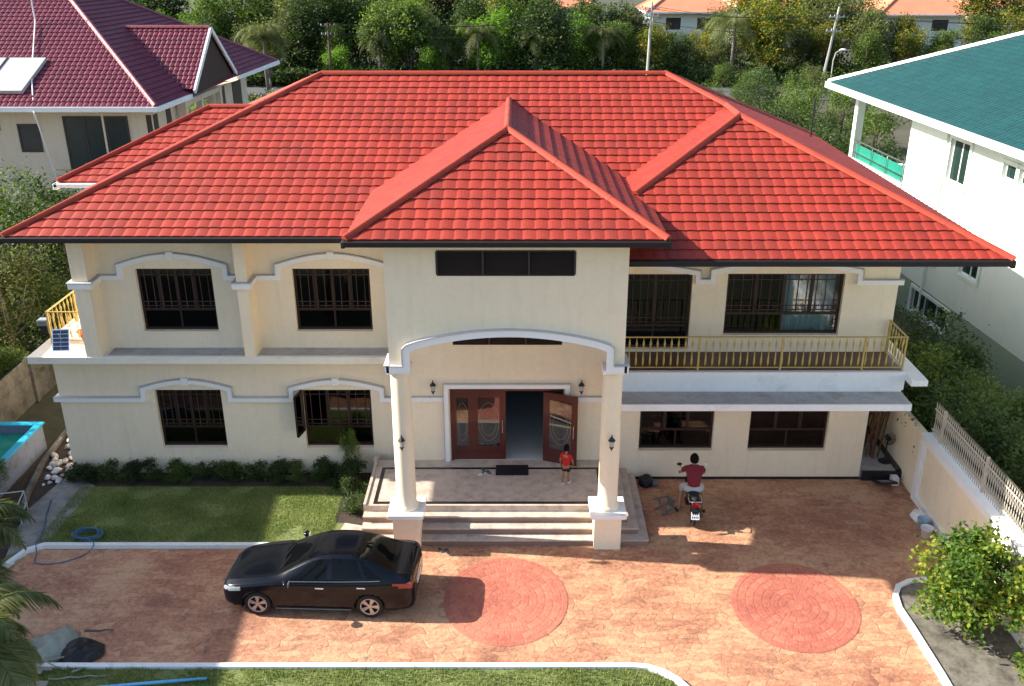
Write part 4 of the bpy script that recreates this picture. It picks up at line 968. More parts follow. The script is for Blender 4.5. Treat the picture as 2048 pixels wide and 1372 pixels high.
def sack(name, label, c, r, m, seed, sc=(1, 1, .8), cat='bag'):
    mb = MB(); n, k = 20, 12; vs = []
    for j in range(k + 1):
        for i in range(n):
            th = 2 * math.pi * i / n; ph = math.pi * j / k
            d = V(math.sin(ph) * math.cos(th), math.sin(ph) * math.sin(th), -math.cos(ph))
            q = 1 + .28 * noise.noise(d * 1.7 + V(seed, 0, 0)) + .10 * noise.noise(d * 5 + V(0, seed, 0))
            vs.append(V(d.x * r * q * sc[0], d.y * r * q * sc[1], max(-r * .62 * sc[2], d.z * r * q * sc[2]) + r * .62 * sc[2]))
    mb.add(vs, [(j * n + i, j * n + (i + 1) % n, (j + 1) * n + (i + 1) % n, (j + 1) * n + i) for j in range(k) for i in range(n)])
    return tag(mb.build(name, m, None, True, c), label, cat)
sack('rubbish_bag', 'black rubbish bag against the wall base right of the steps', (3.62, 23.12, 0.003), .22, BLKS, 3)
sack('cement_bag', 'white cement bag slumped at the foot of the boundary wall', (10.70, 21.35, 0), .24, WHT, 8, (.9, 1.2, .6))
sack('paper_bag', 'small white bag beside the black rubbish bag', (3.88, 23.12, 0), .12, GREYP, 5)
def bucket(x, y, label, m, r=.15, h=.28, lab2=None):
    b = wthing('bucket', label, 'bucket', (x, y, 0))
    MB().lathe([(r * .78, 0), (r * .98, h), (r * 1.08, h + .005), (r * 1.08, h - .02), (r * .93, h - .02), (r * .74, .02), (.0001, .02)], (x, y, .003), 20).build('body', m, b, True)
    MB().tube([V(x + r * math.cos(t * math.pi / 10), y - .02 - .1 * math.sin(t * math.pi / 10), h - .02 + .02 * math.sin(t * math.pi / 10)) for t in range(11)], .005, 4).build('handle', CHROME, b)
    return b
bucket(10.55, 20.55, 'white paint bucket at the boundary wall, nearer the bush', WHT)
bucket(10.62, 20.95, 'pale blue bucket at the boundary wall, nearer the cement bag', surf('pale_blue_plastic', (.35, .50, .62), .5))

# ================================================================ CAR
def interp(xs, ys, x):
    n = len(xs)
    if x <= xs[0]: return ys[0]
    if x >= xs[-1]: return ys[-1]
    i = next(k for k in range(n - 1) if xs[k + 1] >= x)
    h = xs[i + 1] - xs[i]; t = (x - xs[i]) / h
    def sl(k):
        if k == 0 or k == n - 1:
            j = 0 if k == 0 else n - 2
            return (ys[j + 1] - ys[j]) / (xs[j + 1] - xs[j])
        a = (ys[k] - ys[k - 1]) / (xs[k] - xs[k - 1]); b = (ys[k + 1] - ys[k]) / (xs[k + 1] - xs[k])
        return 0 if a * b <= 0 else 2 * a * b / (a + b)
    m0, m1 = sl(i), sl(i + 1); t2, t3 = t * t, t * t * t
    return (2 * t3 - 3 * t2 + 1) * ys[i] + (t3 - 2 * t2 + t) * h * m0 + (-2 * t3 + 3 * t2) * ys[i + 1] + (t3 - t2) * h * m1
SX = [0, .03, .10, .25, .5, .85, 1.15, 1.32, 1.6, 1.85, 2.1, 2.35, 2.65, 2.95, 3.2, 3.45, 3.7, 3.92, 4.02, 4.22, 4.34, 4.40, 4.43]
SW = [.50, .62, .71, .785, .835, .86, .865, .868, .87, .87, .87, .87, .87, .87, .868, .866, .862, .856, .85, .83, .79, .74, .66]
SB = [.50, .60, .67, .73, .79, .85, .89, .905, .915, .925, .93, .935, .94, .95, .96, .97, .985, .995, .995, .99, .95, .85, .70]
SR = [.36, .44, .52, .58, .61, .62, .62, .62, .60, .575, .55, .54, .54, .54, .535, .54, .56, .59, .60, .58, .55, .52, .48]
SZ = [.52, .65, .725, .79, .850, .905, .945, .985, 1.12, 1.25, 1.36, 1.42, 1.445, 1.44, 1.41, 1.345, 1.24, 1.13, 1.085, 1.07, 1.03, .90, .72]
SL = [.26, .22, .20, .19, .18, .18, .18, .18, .18, .18, .18, .18, .18, .18, .18, .18, .18, .18, .19, .21, .24, .28, .34]
def section(x):
    w, zb, yr, zr, zl = (interp(SX, q, x) for q in (SW, SB, SR, SZ, SL))
    gh = max(0, zr - zb - .06); k = min(1, gh / .25)
    pts = [(w * .90, zl), (w * .965, zl + .07), (w * .985, zl + .20), (w * .995, zl + (zb - zl) * .55), (w, zl + (zb - zl) * .72), (w * .99, zb - .045), (w * .955, zb)]
    # greenhouse
    y0, z0 = w * .935, zb + .012
    pts += [(y0, z0)]
    for f in (.33, .66): pts.append((y0 + (yr + .035 * k - y0) * f, z0 + (zr - .045 * k - z0) * f + .012 * k * math.sin(math.pi * f)))
    pts += [(yr + .035 * k, zr - .045 * k), (yr - .04, zr - .012 * k - .004), (yr * .62, zr + .004), (yr * .3, zr + .010), (0, zr + .012)]
    return pts
def build_car(loc, rz):
    car = thing('car', 'glossy black four door saloon parked on the stamped driveway before the steps', 'car', loc, rz)
    nx = 132; secs = []; fx = []
    for i in range(nx + 1):
        x = 4.43 * i / nx; fx.append(x)
        p = section(x); q = []
        for a, b in zip(p, p[1:]):
            for k in range(3): q.append((a[0] + (b[0] - a[0]) * k / 3, a[1] + (b[1] - a[1]) * k / 3))
        q.append(p[-1]); secs.append(q)
    nj = len(secs[0])
    WX_ = (.86, 3.42)
    groups = {k: MB() for k in ('body', 'windscreen', 'rear_window', 'sw0', 'sw1', 'sw2', 'head', 'tail', 'grille')}
    def region(x, j, y, z):
        gj = j / 3.0
        if gj >= 7.2 and gj < 9.9:          # side glass band
            f = (gj - 7.2) / 2.7
            if 1.50 + f * .62 < x < 2.50 - .02: return 'sw0'
            if 2.58 < x < 3.30 - .16 * f: return 'sw1'
            if 3.36 - .16 * f < x < 3.78 - f * .52: return 'sw2'
        if gj >= 10.8:
            if 1.36 < x < 2.10 - .04 * (14 - gj) * 0: return 'windscreen'
            if 3.12 < x < 3.88: return 'rear_window'
        if .06 < x < .50 and gj >= 3.4 and gj < 7 and y > .45 and .60 + x * .10 < z < .68 + x * .16: return 'head'
        if x > 3.97 and .80 < z < .945 and y > .36 and gj < 8 and z > .80 + (4.25 - x) * .35: return 'tail'
        if x < .12 and z < .52 and z > .26 and y < .55: return 'grille'
        return 'body'
    for s in (1, -1):
        for i in range(nx):
            for j in range(nj - 1):
                a, b, c, d = (secs[i][j], secs[i + 1][j], secs[i + 1][j + 1], secs[i][j + 1])
                cx = (fx[i] + fx[i + 1]) / 2; cy = (a[0] + c[0]) / 2; cz = (a[1] + c[1]) / 2
                if cy > .5 and any((cx - wx) ** 2 + (cz - .31) ** 2 < .355 ** 2 for wx in WX_): continue
                g = region(cx, j + .5, cy, cz)
                q = [V(fx[i], s * a[0], a[1]), V(fx[i + 1], s * b[0], b[1]), V(fx[i + 1], s * c[0], c[1]), V(fx[i], s * d[0], d[1])]
                if s < 0: pass
                else: q = q[::-1]
                groups[g].add(q, [(0, 1, 2, 3)])
    # front and rear ends
    for i, fl in ((0, 1), (nx, 0)):
        ps = [V(fx[i], p[0], p[1]) for p in secs[i]] + [V(fx[i], -p[0], p[1]) for p in secs[i][::-1]]
        groups['body'].poly(ps if fl else ps[::-1])
    def weld(mb, name, m, parent):
        # merge shared corners so shading is smooth
        key = {}; nv = []; rm = []
        for v in mb.v:
            k = (round(v[0], 4), round(v[1], 4), round(v[2], 4))
            if k not in key: key[k] = len(nv); nv.append(v)
            rm.append(key[k])
        out = MB(); out.v = nv; seen = []
        for f in mb.f:
            g_ = []
            for i_ in f:
                if rm[i_] not in g_: g_.append(rm[i_])
            if len(g_) > 2: out.f.append(tuple(g_)); out.m.append(0)
        o = out.build(name, m, parent, True)
        es = o.modifiers.new('edge', 'EDGE_SPLIT'); es.split_angle = R(40)
        return o
    body = weld(groups['body'], 'body', PAINT, car)
    # offset so the middle of the wheelbase is the origin
    weld(groups['windscreen'], 'windscreen', CGLASS, car); weld(groups['rear_window'], 'rear_window', CGLASS, car)
    for k in ('sw0', 'sw1', 'sw2'):
        for s in (1, -1):
            m = MB()
            for f in groups[k].f:
                q = [V(*groups[k].v[i]) for i in f]
                if q[0].y * s > 0: m.add(q, [(0, 1, 2, 3)])
            weld(m, 'side_window', CGLASS, car)
    for s in (1, -1):
        for k, nm, mt in (('head', 'headlight', HLIGHT), ('tail', 'tail_light', TLIGHT)):
            m = MB()
            for f in groups[k].f:
                q = [V(*groups[k].v[i]) for i in f]
                if sum(p.y for p in q) * s > 0: m.add(q, [(0, 1, 2, 3)])
            if m.f: weld(m, nm, mt, car)
    if groups['grille'].f: weld(groups['grille'], 'grille', BLKP, car)
    MB().box(.25, 4.2, -.72, .72, .17, .5).box(.4, 4.1, -.60, .60, .5, .68).build('underbody', BLKP, car)
    MB().box(1.36, 3.6, -.60, .60, .70, .95).build('cabin_interior', BLKP, car)
    # wheel arches, wheels
    for wx in WX_:
        for s in (1, -1):
            ar = MB(); n = 20
            for i in range(n):
                t0, t1 = math.pi * (i / n * 1.16 - .08), math.pi * ((i + 1) / n * 1.16 - .08)
                ar.quad(V(wx + .357 * math.cos(t0), s * .60, .31 + .357 * math.sin(t0)), V(wx + .357 * math.cos(t1), s * .60, .31 + .357 * math.sin(t1)), V(wx + .357 * math.cos(t1), s * .862, .31 + .357 * math.sin(t1)), V(wx + .357 * math.cos(t0), s * .862, .31 + .357 * math.sin(t0)))
            ar.box(wx - .36, wx + .36, s * .55, s * .60, .18, .66)
            ar.build('wheel_arch', BLKP, car)
            Mw = Matrix.Translation((wx, s * .755, .31)) @ Matrix.Rotation(R(-90 * s), 4, 'X')
            wh_ = wheel(.31, .19, Mw, car, R(20 * wx))
    # trim: door handles, mirrors, window line, skirt, number plates
    for s in (1, -1):
        w_ = lambda x, f=.985: interp(SX, SW, x) * f
        for hx in (2.32, 3.26):
            z = interp(SX, SB, hx) - .13
            bevel(MB().box(hx - .10, hx + .10, s * (w_(hx) - .005), s * (w_(hx) + .032), z - .017, z + .017).build('door_handle', CHROME, car), .012)
        ln = MB()
        for dx in (1.42, 2.52, 3.40):
            pts = []
            for t in range(9):
                z = .26 + (interp(SX, SB, dx) - .26) * t / 8
                xx = dx + (.02 * math.sin(t) if dx < 3 else -.0)
                p_ = section(xx); yy = next((a[0] + (b[0] - a[0]) * (z - a[1]) / (b[1] - a[1]) for a, b in zip(p_, p_[1:]) if a[1] <= z <= b[1]), p_[5][0])
                pts.append(V(xx, s * (yy + .0005), z))
            if dx < 3.3: ln.tube(pts, .004, 4)
        ln.build('door_seam', RUB, car)
        bt = MB(); bt.tube([V(x, s * (interp(SX, SW, x) * .945 + .004), interp(SX, SB, x) + .012) for x in [1.48 + .1 * k for k in range(23)]], .008, 4); bt.build('window_trim', GREYP, car)
        mr = MB(); mr.ball((1.60, s * .985, .985), .105, 12, 8, (.62, 1.05, .68)); mr.beam((1.62, s * .86, .95), (1.60, s * .93, .965), .05, .035)
        mo = mr.build('wing_mirror', PAINT, car, True)
        MB().box(1.665, 1.672, s * .92, s * 1.06, .94, 1.03).build('mirror_glass', HLIGHT, mo)
        MB().tube([V(x, s * (.868 if 1 else 0), .235) for x in (1.27, 1.6, 2.2, 2.8, 3.0)], .014, 5).build('side_skirt', GREYP, car)
        MB().box(.18, .34, s * .62, s * .73, .33, .40).build('fog_light', HLIGHT, car)
    for x0, x1 in ((4.425, 4.445),): MB().box(x0, x1, -.26, .26, .56, .69).build('number_plate', WHT, car)
    MB().box(-.012, 0.0, -.26, .26, .38, .49).build('number_plate', WHT, car)
    MB().box(4.432, 4.44, -.40, .40, .76, .785).build('boot_trim', CHROME, car)
    MB().box(-.004, .02, -.42, .42, .60, .625).build('grille_bar', CHROME, car)
    # wipers, aerial
    MB().tube([V(1.34, -.45, 1.005), V(1.50, -.05, 1.095)], .008, 4).build('wiper', RUB, car); MB().tube([V(1.34, .05, 1.015), V(1.47, .42, 1.07)], .008, 4).build('wiper', RUB, car)
    MB().box(3.28, 3.42, -.02, .02, 1.42, 1.47).build('aerial', BLKP, car)
    return car
def wheel(r, w, M, parent, rot=0, rim=ALLOY, spokes=5):
    prof = [(r * .70, -w * .42), (r * .90, -w * .5), (r * .985, -w * .36), (r, -w * .15), (r, w * .15), (r * .985, w * .36), (r * .90, w * .5), (r * .70, w * .42)]
    mb = MB(); n = 28; vs = []
    for pr, z in prof: vs += [M @ V(pr * math.cos(2 * math.pi * i / n), pr * math.sin(2 * math.pi * i / n), z) for i in range(n)]
    K = len(prof); mb.add(vs, [(k * n + i, k * n + (i + 1) % n, (k + 1) * n + (i + 1) % n, (k + 1) * n + i) for k in range(K - 1) for i in range(n)])
    t = mb.build('wheel', RUB, parent, True)
    dk = MB(); dk.add([M @ V(r * .69 * math.cos(2 * math.pi * i / n), r * .69 * math.sin(2 * math.pi * i / n), w * .1) for i in range(n)], [tuple(range(n))]); dk.build('brake_disc', BLKP, t)
    rm = MB(); vs = []
    pr2 = [(r * .71, w * .30), (r * .70, w * .47), (r * .63, w * .45), (r * .62, w * .30)]
    for pr, z in pr2: vs += [M @ V(pr * math.cos(2 * math.pi * i / n), pr * math.sin(2 * math.pi * i / n), z) for i in range(n)]
    rm.add(vs, [(k * n + i, k * n + (i + 1) % n, (k + 1) * n + (i + 1) % n, (k + 1) * n + i) for k in range(3) for i in range(n)])
    rm.lathe([(r * .17, w * .25), (r * .16, w * .44), (.0001, w * .46)], (0, 0, 0), 12, None) if False else None
    for i in range(spokes):
        a = 2 * math.pi * i / spokes + rot
        for da in (-.13, .13):
            p0 = V(r * .10 * math.cos(a), r * .10 * math.sin(a), w * .40); p1 = V(r * .66 * math.cos(a + da), r * .66 * math.sin(a + da), w * .38)
            d = (p1 - p0).normalized(); sd_ = V(-d.y, d.x, 0); q = []
            for pp, ww in ((p0, .020), (p1, .026)):
                q += [M @ (pp + sd_ * ww * (r / .31)), M @ (pp - sd_ * ww * (r / .31)), M @ (pp - sd_ * ww * (r / .31) - V(0, 0, .03)), M @ (pp + sd_ * ww * (r / .31) - V(0, 0, .03))]
            rm.add(q, [(0, 1, 5, 4), (1, 2, 6, 5), (3, 0, 4, 7), (4, 5, 6, 7)])
    rm.add([M @ V(r * .17 * math.cos(2 * math.pi * i / 12), r * .17 * math.sin(2 * math.pi * i / 12), w * .42) for i in range(12)], [tuple(range(12))])
    rm.build('rim', rim, t)
    return t
CARLOC = (-6.72, 18.30, 0.008)
car = build_car(CARLOC, R(-2.2))

# ================================================================ PEOPLE
def skin_body(name, joints, edges, root, m, parent, subdiv=2, loc=(0, 0, 0)):
    me = bpy.data.meshes.new(name); names = list(joints)
    me.from_pydata([joints[k][0] for k in names], [(names.index(a), names.index(b)) for a, b in edges], [])
    o = bpy.data.objects.new(name, me); COL.objects.link(o)
    o.modifiers.new('skin', 'SKIN').use_smooth_shade = True
    sv = me.skin_vertices[0].data if me.skin_vertices else None
    if sv is None:
        bpy.context.view_layer.objects.active = o
        me.skin_vertices  # created with the modifier
        sv = me.skin_vertices[0].data
    for i, k in enumerate(names):
        r = joints[k][1]; sv[i].radius = r if isinstance(r, tuple) else (r, r); sv[i].use_root = (k == root)
    s = o.modifiers.new('sub', 'SUBSURF'); s.levels = subdiv; s.render_levels = subdiv
    if m: me.materials.append(m)
    o.parent = parent
    return o
def finger_chain(mb, base, d, curl, L, r, n=4, up=(0, 0, -1)):
    d = V(*d).normalized() if not isinstance(d, Vector) else d.normalized(); u = V(*up); p = V(*base); pts = [p.copy()]; rs = [r]
    for k in range(n):
        d = (d + u * curl).normalized(); p = p + d * L / n; pts.append(p.copy()); rs.append(r * (1 - .12 * (k + 1)))
    mb.tube(pts, rs, 6)
def hand(parent, wrist, d, side, s=1.0, curl=.25, up=(0, 0, -1)):
    wrist = V(*wrist); d = V(*d).normalized(); side = V(*side).normalized(); mb = MB()
    up_ = V(*up)
    for i, (o_, L) in enumerate(((-.030, .058), (-.010, .070), (.010, .066), (.029, .052))):
        mb_ = wrist + d * .085 * s + side * o_ * s
        finger_chain(mb, mb_, d, curl, L * s, .0085 * s, 4, up_)
    finger_chain(mb, wrist + d * .035 * s - side * .036 * s, d * .6 - side * .8, curl * .6, .055 * s, .010 * s, 3, up_)
    mb.ball(wrist + d * .05 * s, .045 * s, 10, 7, (1, 1, .6))
    return mb.build('hand', SKIN, parent, True)
def head(parent, c, r, face, hair=HAIR, helm=False):
    """head with nose, eyes, mouth, ears and hair; face = yaw of the look direction"""
    M = Matrix.Translation(c) @ Matrix.Rotation(face, 4, 'Z')      # local -y is forward
    mb = MB(); n, k = 20, 14; vs = []
    for j in range(k + 1):
        ph = math.pi * j / k
        for i in range(n):
            th = 2 * math.pi * i / n; d = V(math.sin(ph) * math.cos(th), math.sin(ph) * math.sin(th), -math.cos(ph))
            x, y, z = d.x * .80, d.y * .95, d.z * 1.15
            if d.z < -.2: x *= 1 + .28 * (d.z + .2); y = y * (1 + .18 * (d.z + .2)) - (.06 if d.y < 0 else -.05) * (-d.z)
            if d.y < -.9 and abs(d.z + .05) < .25: y -= .02
            vs.append(M @ V(x * r, y * r, z * r))
    mb.add(vs, [(j * n + i, j * n + (i + 1) % n, (j + 1) * n + (i + 1) % n, (j + 1) * n + i) for j in range(k) for i in range(n)])
    h = mb.build('head', SKIN, parent, True)
    nm = MB().add([M @ V(x * r, y * r, z * r) for x, y, z in ((0, -.92, .16), (-.13, -.90, -.24), (.13, -.90, -.24), (0, -1.16, -.20))], [(0, 1, 3), (0, 3, 2), (1, 2, 3)]); nm.build('nose', SKIN, h)
    em = MB()
    for s in (-1, 1): em.ball(M @ V(s * .33 * r, -.84 * r, .10 * r), .085 * r, 8, 6)
    em.build('eyes', HAIR, h)
    MB().box(-.24 * r, .24 * r, -.97 * r, -.90 * r, -.52 * r, -.46 * r, M).build('mouth', surf('lips' + parent.name, (.22, .06, .05), .5), h)
    ea = MB()
    for s in (-1, 1): ea.ball(M @ V(s * .82 * r, .02 * r, -.02 * r), .2 * r, 8, 6, (.4, .8, 1.2))
    ea.build('ears', SKIN, h)
    hm = MB(); vs = []
    for j in range(k + 1):
        ph = math.pi * j / k
        for i in range(n):
            th = 2 * math.pi * i / n; d = V(math.sin(ph) * math.cos(th), math.sin(ph) * math.sin(th), -math.cos(ph))
            low = -.55 if d.y > -.2 else .42
            dd = V(d.x, d.y, max(d.z, low)); q = 1 + .05 * noise.noise(d * 6)
            f = 1.09 * q if d.z >= low else .93
            hr = math.sqrt(max(0, 1 - min(1, dd.z ** 2))); h0 = math.sqrt(max(1e-9, d.x ** 2 + d.y ** 2))
            hr = hr if d.z >= low else hr * max(0, (1 + d.z) / (1 + low))
            vs.append(M @ V(d.x / h0 * hr * .86 * f * r, d.y / h0 * hr * 1.0 * f * r, dd.z * 1.2 * f * r))
    hm.add(vs, [(j * n + i, j * n + (i + 1) % n, (j + 1) * n + (i + 1) % n, (j + 1) * n + i) for j in range(k) for i in range(n)])
    hm.build('hair', hair, h, True)
    return h
# child on the porch, turned towards the doors (local frame: feet at the origin, facing +y, then rotated)
ch = thing('person', 'child in a red shirt and black shorts standing by the open door leaf', 'person', (1.30, 22.02, .702), R(-25))
J = {'pel': ((0, 0, .56), (.082, .062)), 'spn': ((0, .01, .70), (.085, .062)), 'cst': ((0, .0, .83), (.10, .066)), 'nck': ((0, .01, .935), .036), 'hd': ((0, .015, .99), .034)}
Eg = [('pel', 'spn'), ('spn', 'cst'), ('cst', 'nck'), ('nck', 'hd')]
for s, t_ in ((1, 'r'), (-1, 'l')):
    st = .09 * s
    J.update({'sh' + t_: ((.115 * s, 0, .875), .040), 'el' + t_: ((.165 * s, .02 + .03 * s, .69), .027), 'wr' + t_: ((.16 * s, .09 + .04 * s, .545), .020),
              'hp' + t_: ((.055 * s, .01 * s, .50), .062), 'kn' + t_: ((.060 * s, .04 * s + .02, .29), .042), 'an' + t_: ((.062 * s, -.03 + .06 * s, .065), .026), 'to' + t_: ((.068 * s, .07 + .06 * s, .028), .024)})
    Eg += [('cst', 'sh' + t_), ('sh' + t_, 'el' + t_), ('el' + t_, 'wr' + t_), ('pel', 'hp' + t_), ('hp' + t_, 'kn' + t_), ('kn' + t_, 'an' + t_), ('an' + t_, 'to' + t_)]
skin_body('body', J, Eg, 'pel', SKIN, ch)
JS = {k: (J[k][0], tuple(x * 1.38 for x in (J[k][1] if isinstance(J[k][1], tuple) else (J[k][1],) * 2))) for k in ('pel', 'spn', 'cst')}
JS['pel'] = ((0, 0, .52), (.118, .095)); JS['top'] = ((0, .005, .925), (.055, .050))
for s, t_ in ((1, 'r'), (-1, 'l')): JS['sh' + t_] = ((.118 * s, 0, .878), .050); JS['sl' + t_] = ((.150 * s, .012 + .015 * s, .765), .046)
skin_body('shirt', JS, [('pel', 'spn'), ('spn', 'cst'), ('cst', 'top'), ('cst', 'shr'), ('shr', 'slr'), ('cst', 'shl'), ('shl', 'sll')], 'pel', REDSH, ch)
JT = {'w': ((0, 0, .535), (.095, .075)), 'r1': ((.06, .012, .47), .076), 'r2': ((.062, .035, .35), .066), 'l1': ((-.06, -.008, .47), .076), 'l2': ((-.062, .0, .35), .066)}
skin_body('shorts', JT, [('w', 'r1'), ('r1', 'r2'), ('w', 'l1'), ('l1', 'l2')], 'w', BLKSH, ch)
head(ch, (0, .02, 1.075), .088, R(180)); hand(ch, (.16, .13, .545), (0, .2, -1), (0, 1, 0), .75); hand(ch, (-.16, .05, .545), (0, .2, -1), (0, 1, 0), .75)
sh_ = MB()
for s in (1, -1): sh_.ball((.065 * s, .03 + .06 * s, .024), .055, 10, 6, (.75, 1.5, .45))
sh_.build('sandals', WHT, ch, True)

# motorcycle with rider seen from behind: local +y is forward (away from the camera)
mc = thing('motorcycle', 'black scooter with a white rear number plate parked facing the right wall', 'motorcycle', (4.66, 21.72, 0.006), R(-4))
def wheel_m(y, r):
    Mw = Matrix.Translation((0, y, r)) @ Matrix.Rotation(R(90), 4, 'Y'); wheel(r, .10, Mw, mc, .3, ALLOY, 6)
wheel_m(-.62, .27); wheel_m(.64, .27)
skin_body('body', {'t': ((0, -.80, .72), (.05, .04)), 'a': ((0, -.66, .68), (.17, .13)), 's': ((0, -.25, .66), (.19, .14)), 'f': ((0, .05, .42), (.13, .08)), 'g': ((0, .36, .42), (.15, .09)), 'h': ((0, .46, .72), (.16, .08)), 'n': ((0, .42, .95), (.11, .07))},
          [('t', 'a'), ('a', 's'), ('s', 'f'), ('f', 'g'), ('g', 'h'), ('h', 'n')], 's', PAINT, mc)
MB().ball((0, -.34, .80), .20, 14, 8, (.72, 2.1, .32)).build('seat', RUB, mc, True)
MB().tube([V(-.33, .30, 1.02), V(-.2, .36, 1.05), V(0, .42, 1.04), V(.2, .36, 1.05), V(.33, .30, 1.02)], [.022, .014, .014, .014, .022], 8).build('handlebar', RUB, mc)
for s in (-1, 1):
    mo = MB().tube([V(.24 * s, .36, 1.05), V(.30 * s, .34, 1.20), V(.33 * s, .33, 1.24)], .008, 5).build('mirror_stalk', RUB, mc)
    MB().ball((.34 * s, .33, 1.27), .065, 12, 6, (1.1, .35, .75)).build('mirror', WHT if s > 0 else BLKP, mo, True)  # right mirror coloured white to stand for the sky it reflects
MB().tube([V(0, .46, .95), V(0, .60, .55), V(.07, .64, .27)], .025, 6).tube([V(0, .60, .55), V(-.07, .64, .27)], .022, 6).build('fork', BLKP, mc)
MB().tube([V(.16, -.30, .30), V(.17, -.62, .34), V(.17, -.86, .42)], [.03, .045, .05], 10).build('exhaust', BLKP, mc)
MB().box(-.035, .035, -.9, -.2, .22, .34).build('swing_arm', BLKP, mc)
MP = Matrix.Translation((0, -.985, .50)) @ Matrix.Rotation(R(-28), 4, 'X')
np_ = MB().box(-.105, .105, -.006, .006, -.10, .10, MP).build('number_plate', WHT, mc)
MB().add([V(-.10, -.70, .60), V(.10, -.70, .60), V(.09, -.97, .62), V(-.09, -.97, .62), V(.07, -.95, .36), V(-.07, -.95, .36)], [(0, 1, 2, 3), (3, 2, 4, 5)]).build('rear_mudguard', BLKP, mc)
MB().box(-.09, .09, -.86, -.80, .68, .76).build('tail_light', TLIGHT, mc)
MB().box(-.15, .15, -.10, .25, .27, .31).build('footboard', BLKP, mc)
MB().tube([V(-.16, -.86, .84), V(-.17, -.70, .86), V(-.14, -.5, .84)], .012, 6).tube([V(.16, -.86, .84), V(.17, -.70, .86), V(.14, -.5, .84)], .012, 6).tube([V(-.16, -.86, .84), V(.16, -.86, .84)], .012, 6).build('grab_rail', CHROME, mc)
# number plate writing: two rows of small dark strokes (illegible at this distance in the photo)
pl = MB()
for k in range(3): pl.box(-.065 + k * .05, -.035 + k * .05, -.0085, -.0065, .02, .065, MP)
for k in range(4): pl.box(-.08 + k * .045, -.055 + k * .045, -.0085, -.0065, -.065, -.015, MP)
pl.build('plate_characters', IRON, np_)
rd_ = thing('person', 'rider in a dark red shirt and light grey shorts sitting on the black scooter', 'person', (4.66, 21.72, 0.006), R(-4))
J = {'pel': ((0, -.30, .96), (.15, .115)), 'spn': ((0, -.25, 1.12), (.14, .10)), 'cst': ((0, -.13, 1.33), (.165, .105)), 'nck': ((0, -.05, 1.49), .055), 'hd': ((0, -.02, 1.55), .05)}
Eg = [('pel', 'spn'), ('spn', 'cst'), ('cst', 'nck'), ('nck', 'hd')]
for s, t_ in ((1, 'r'), (-1, 'l')):
    J.update({'sh' + t_: ((.20 * s, -.10, 1.40), .062), 'el' + t_: ((.29 * s, .07, 1.20), .042), 'wr' + t_: ((.31 * s, .26, 1.08), .030),
              'hp' + t_: ((.11 * s, -.22, .90), .095), 'kn' + t_: ((.23 * s, .14, .74), .066), 'an' + t_: ((.33 * s, -.10, .16), .040), 'to' + t_: ((.36 * s, .10, .07), .036)})
    Eg += [('cst', 'sh' + t_), ('sh' + t_, 'el' + t_), ('el' + t_, 'wr' + t_), ('pel', 'hp' + t_), ('hp' + t_, 'kn' + t_), ('kn' + t_, 'an' + t_), ('an' + t_, 'to' + t_)]
skin_body('body', J, Eg, 'pel', SKIN, rd_)
JS = {'pel': ((0, -.30, .93), (.185, .15)), 'spn': ((0, -.25, 1.12), (.185, .14)), 'cst': ((0, -.13, 1.34), (.205, .145)), 'top': ((0, -.075, 1.49), (.10, .085))}
for s, t_ in ((1, 'r'), (-1, 'l')): JS['sh' + t_] = ((.20 * s, -.10, 1.415), .082); JS['sl' + t_] = ((.275 * s, .04, 1.25), .074)
skin_body('shirt', JS, [('pel', 'spn'), ('spn', 'cst'), ('cst', 'top'), ('cst', 'shr'), ('shr', 'slr'), ('cst', 'shl'), ('shl', 'sll')], 'pel', DREDSH, rd_)
JT = {'w': ((0, -.30, .92), (.165, .13))}
for s, t_ in ((1, 'r'), (-1, 'l')): JT['a' + t_] = ((.13 * s, -.22, .88), .135); JT['b' + t_] = ((.235 * s, .13, .745), .105); JT['c' + t_] = ((.27 * s, .08, .58), .085)
skin_body('shorts', JT, [('w', 'ar'), ('ar', 'br'), ('br', 'cr'), ('w', 'al'), ('al', 'bl'), ('bl', 'cl')], 'w', GRYSH, rd_)
head(rd_, (0, -.01, 1.63), .125, R(180))
for s in (1, -1): hand(rd_, (.31 * s, .27, 1.075), (0, .7, -.3), (s, 0, 0), .9, .5)
sh_ = MB()
for s in (1, -1): sh_.ball((.355 * s, .03, .055), .085, 12, 6, (.62, 1.6, .55))
sh_.build('shoes', BLKP, rd_, True)

# ================================================================ SMALL THINGS ROUND THE HOUSE
dm = wthing('doormat', 'black rubber doormat lying across the black floor border at the door', 'mat', (-.15, 22.7, .70))
MB().box(-.60, .30, 22.44, 22.98, .7045, .725).build('mat', RUB, dm)
mr_ = MB()
for k in range(10): mr_.box(-.57, .27, 22.47 + k * .052, 22.49 + k * .052, .725, .731)
mr_.build('ribs', IRON, dm)
def sandal(x, y, z, rz, label, m, grp):
    t = thing('sandal', label, 'sandal', (x, y, z), rz, grp)
    n = 14; ps = [(.045 * math.cos(2 * math.pi * i / n) * (1 - .15 * math.sin(2 * math.pi * i / n)), .125 * math.sin(2 * math.pi * i / n)) for i in range(n)]
    MB().prism(ps, 0, .018).build('sole', m, t)
    MB().tube([V(-.045, .0, .015), V(-.02, .04, .04), V(0, .07, .02), V(.02, .04, .04), V(.045, .0, .015)], .008, 5).build('strap', BLKP, t)
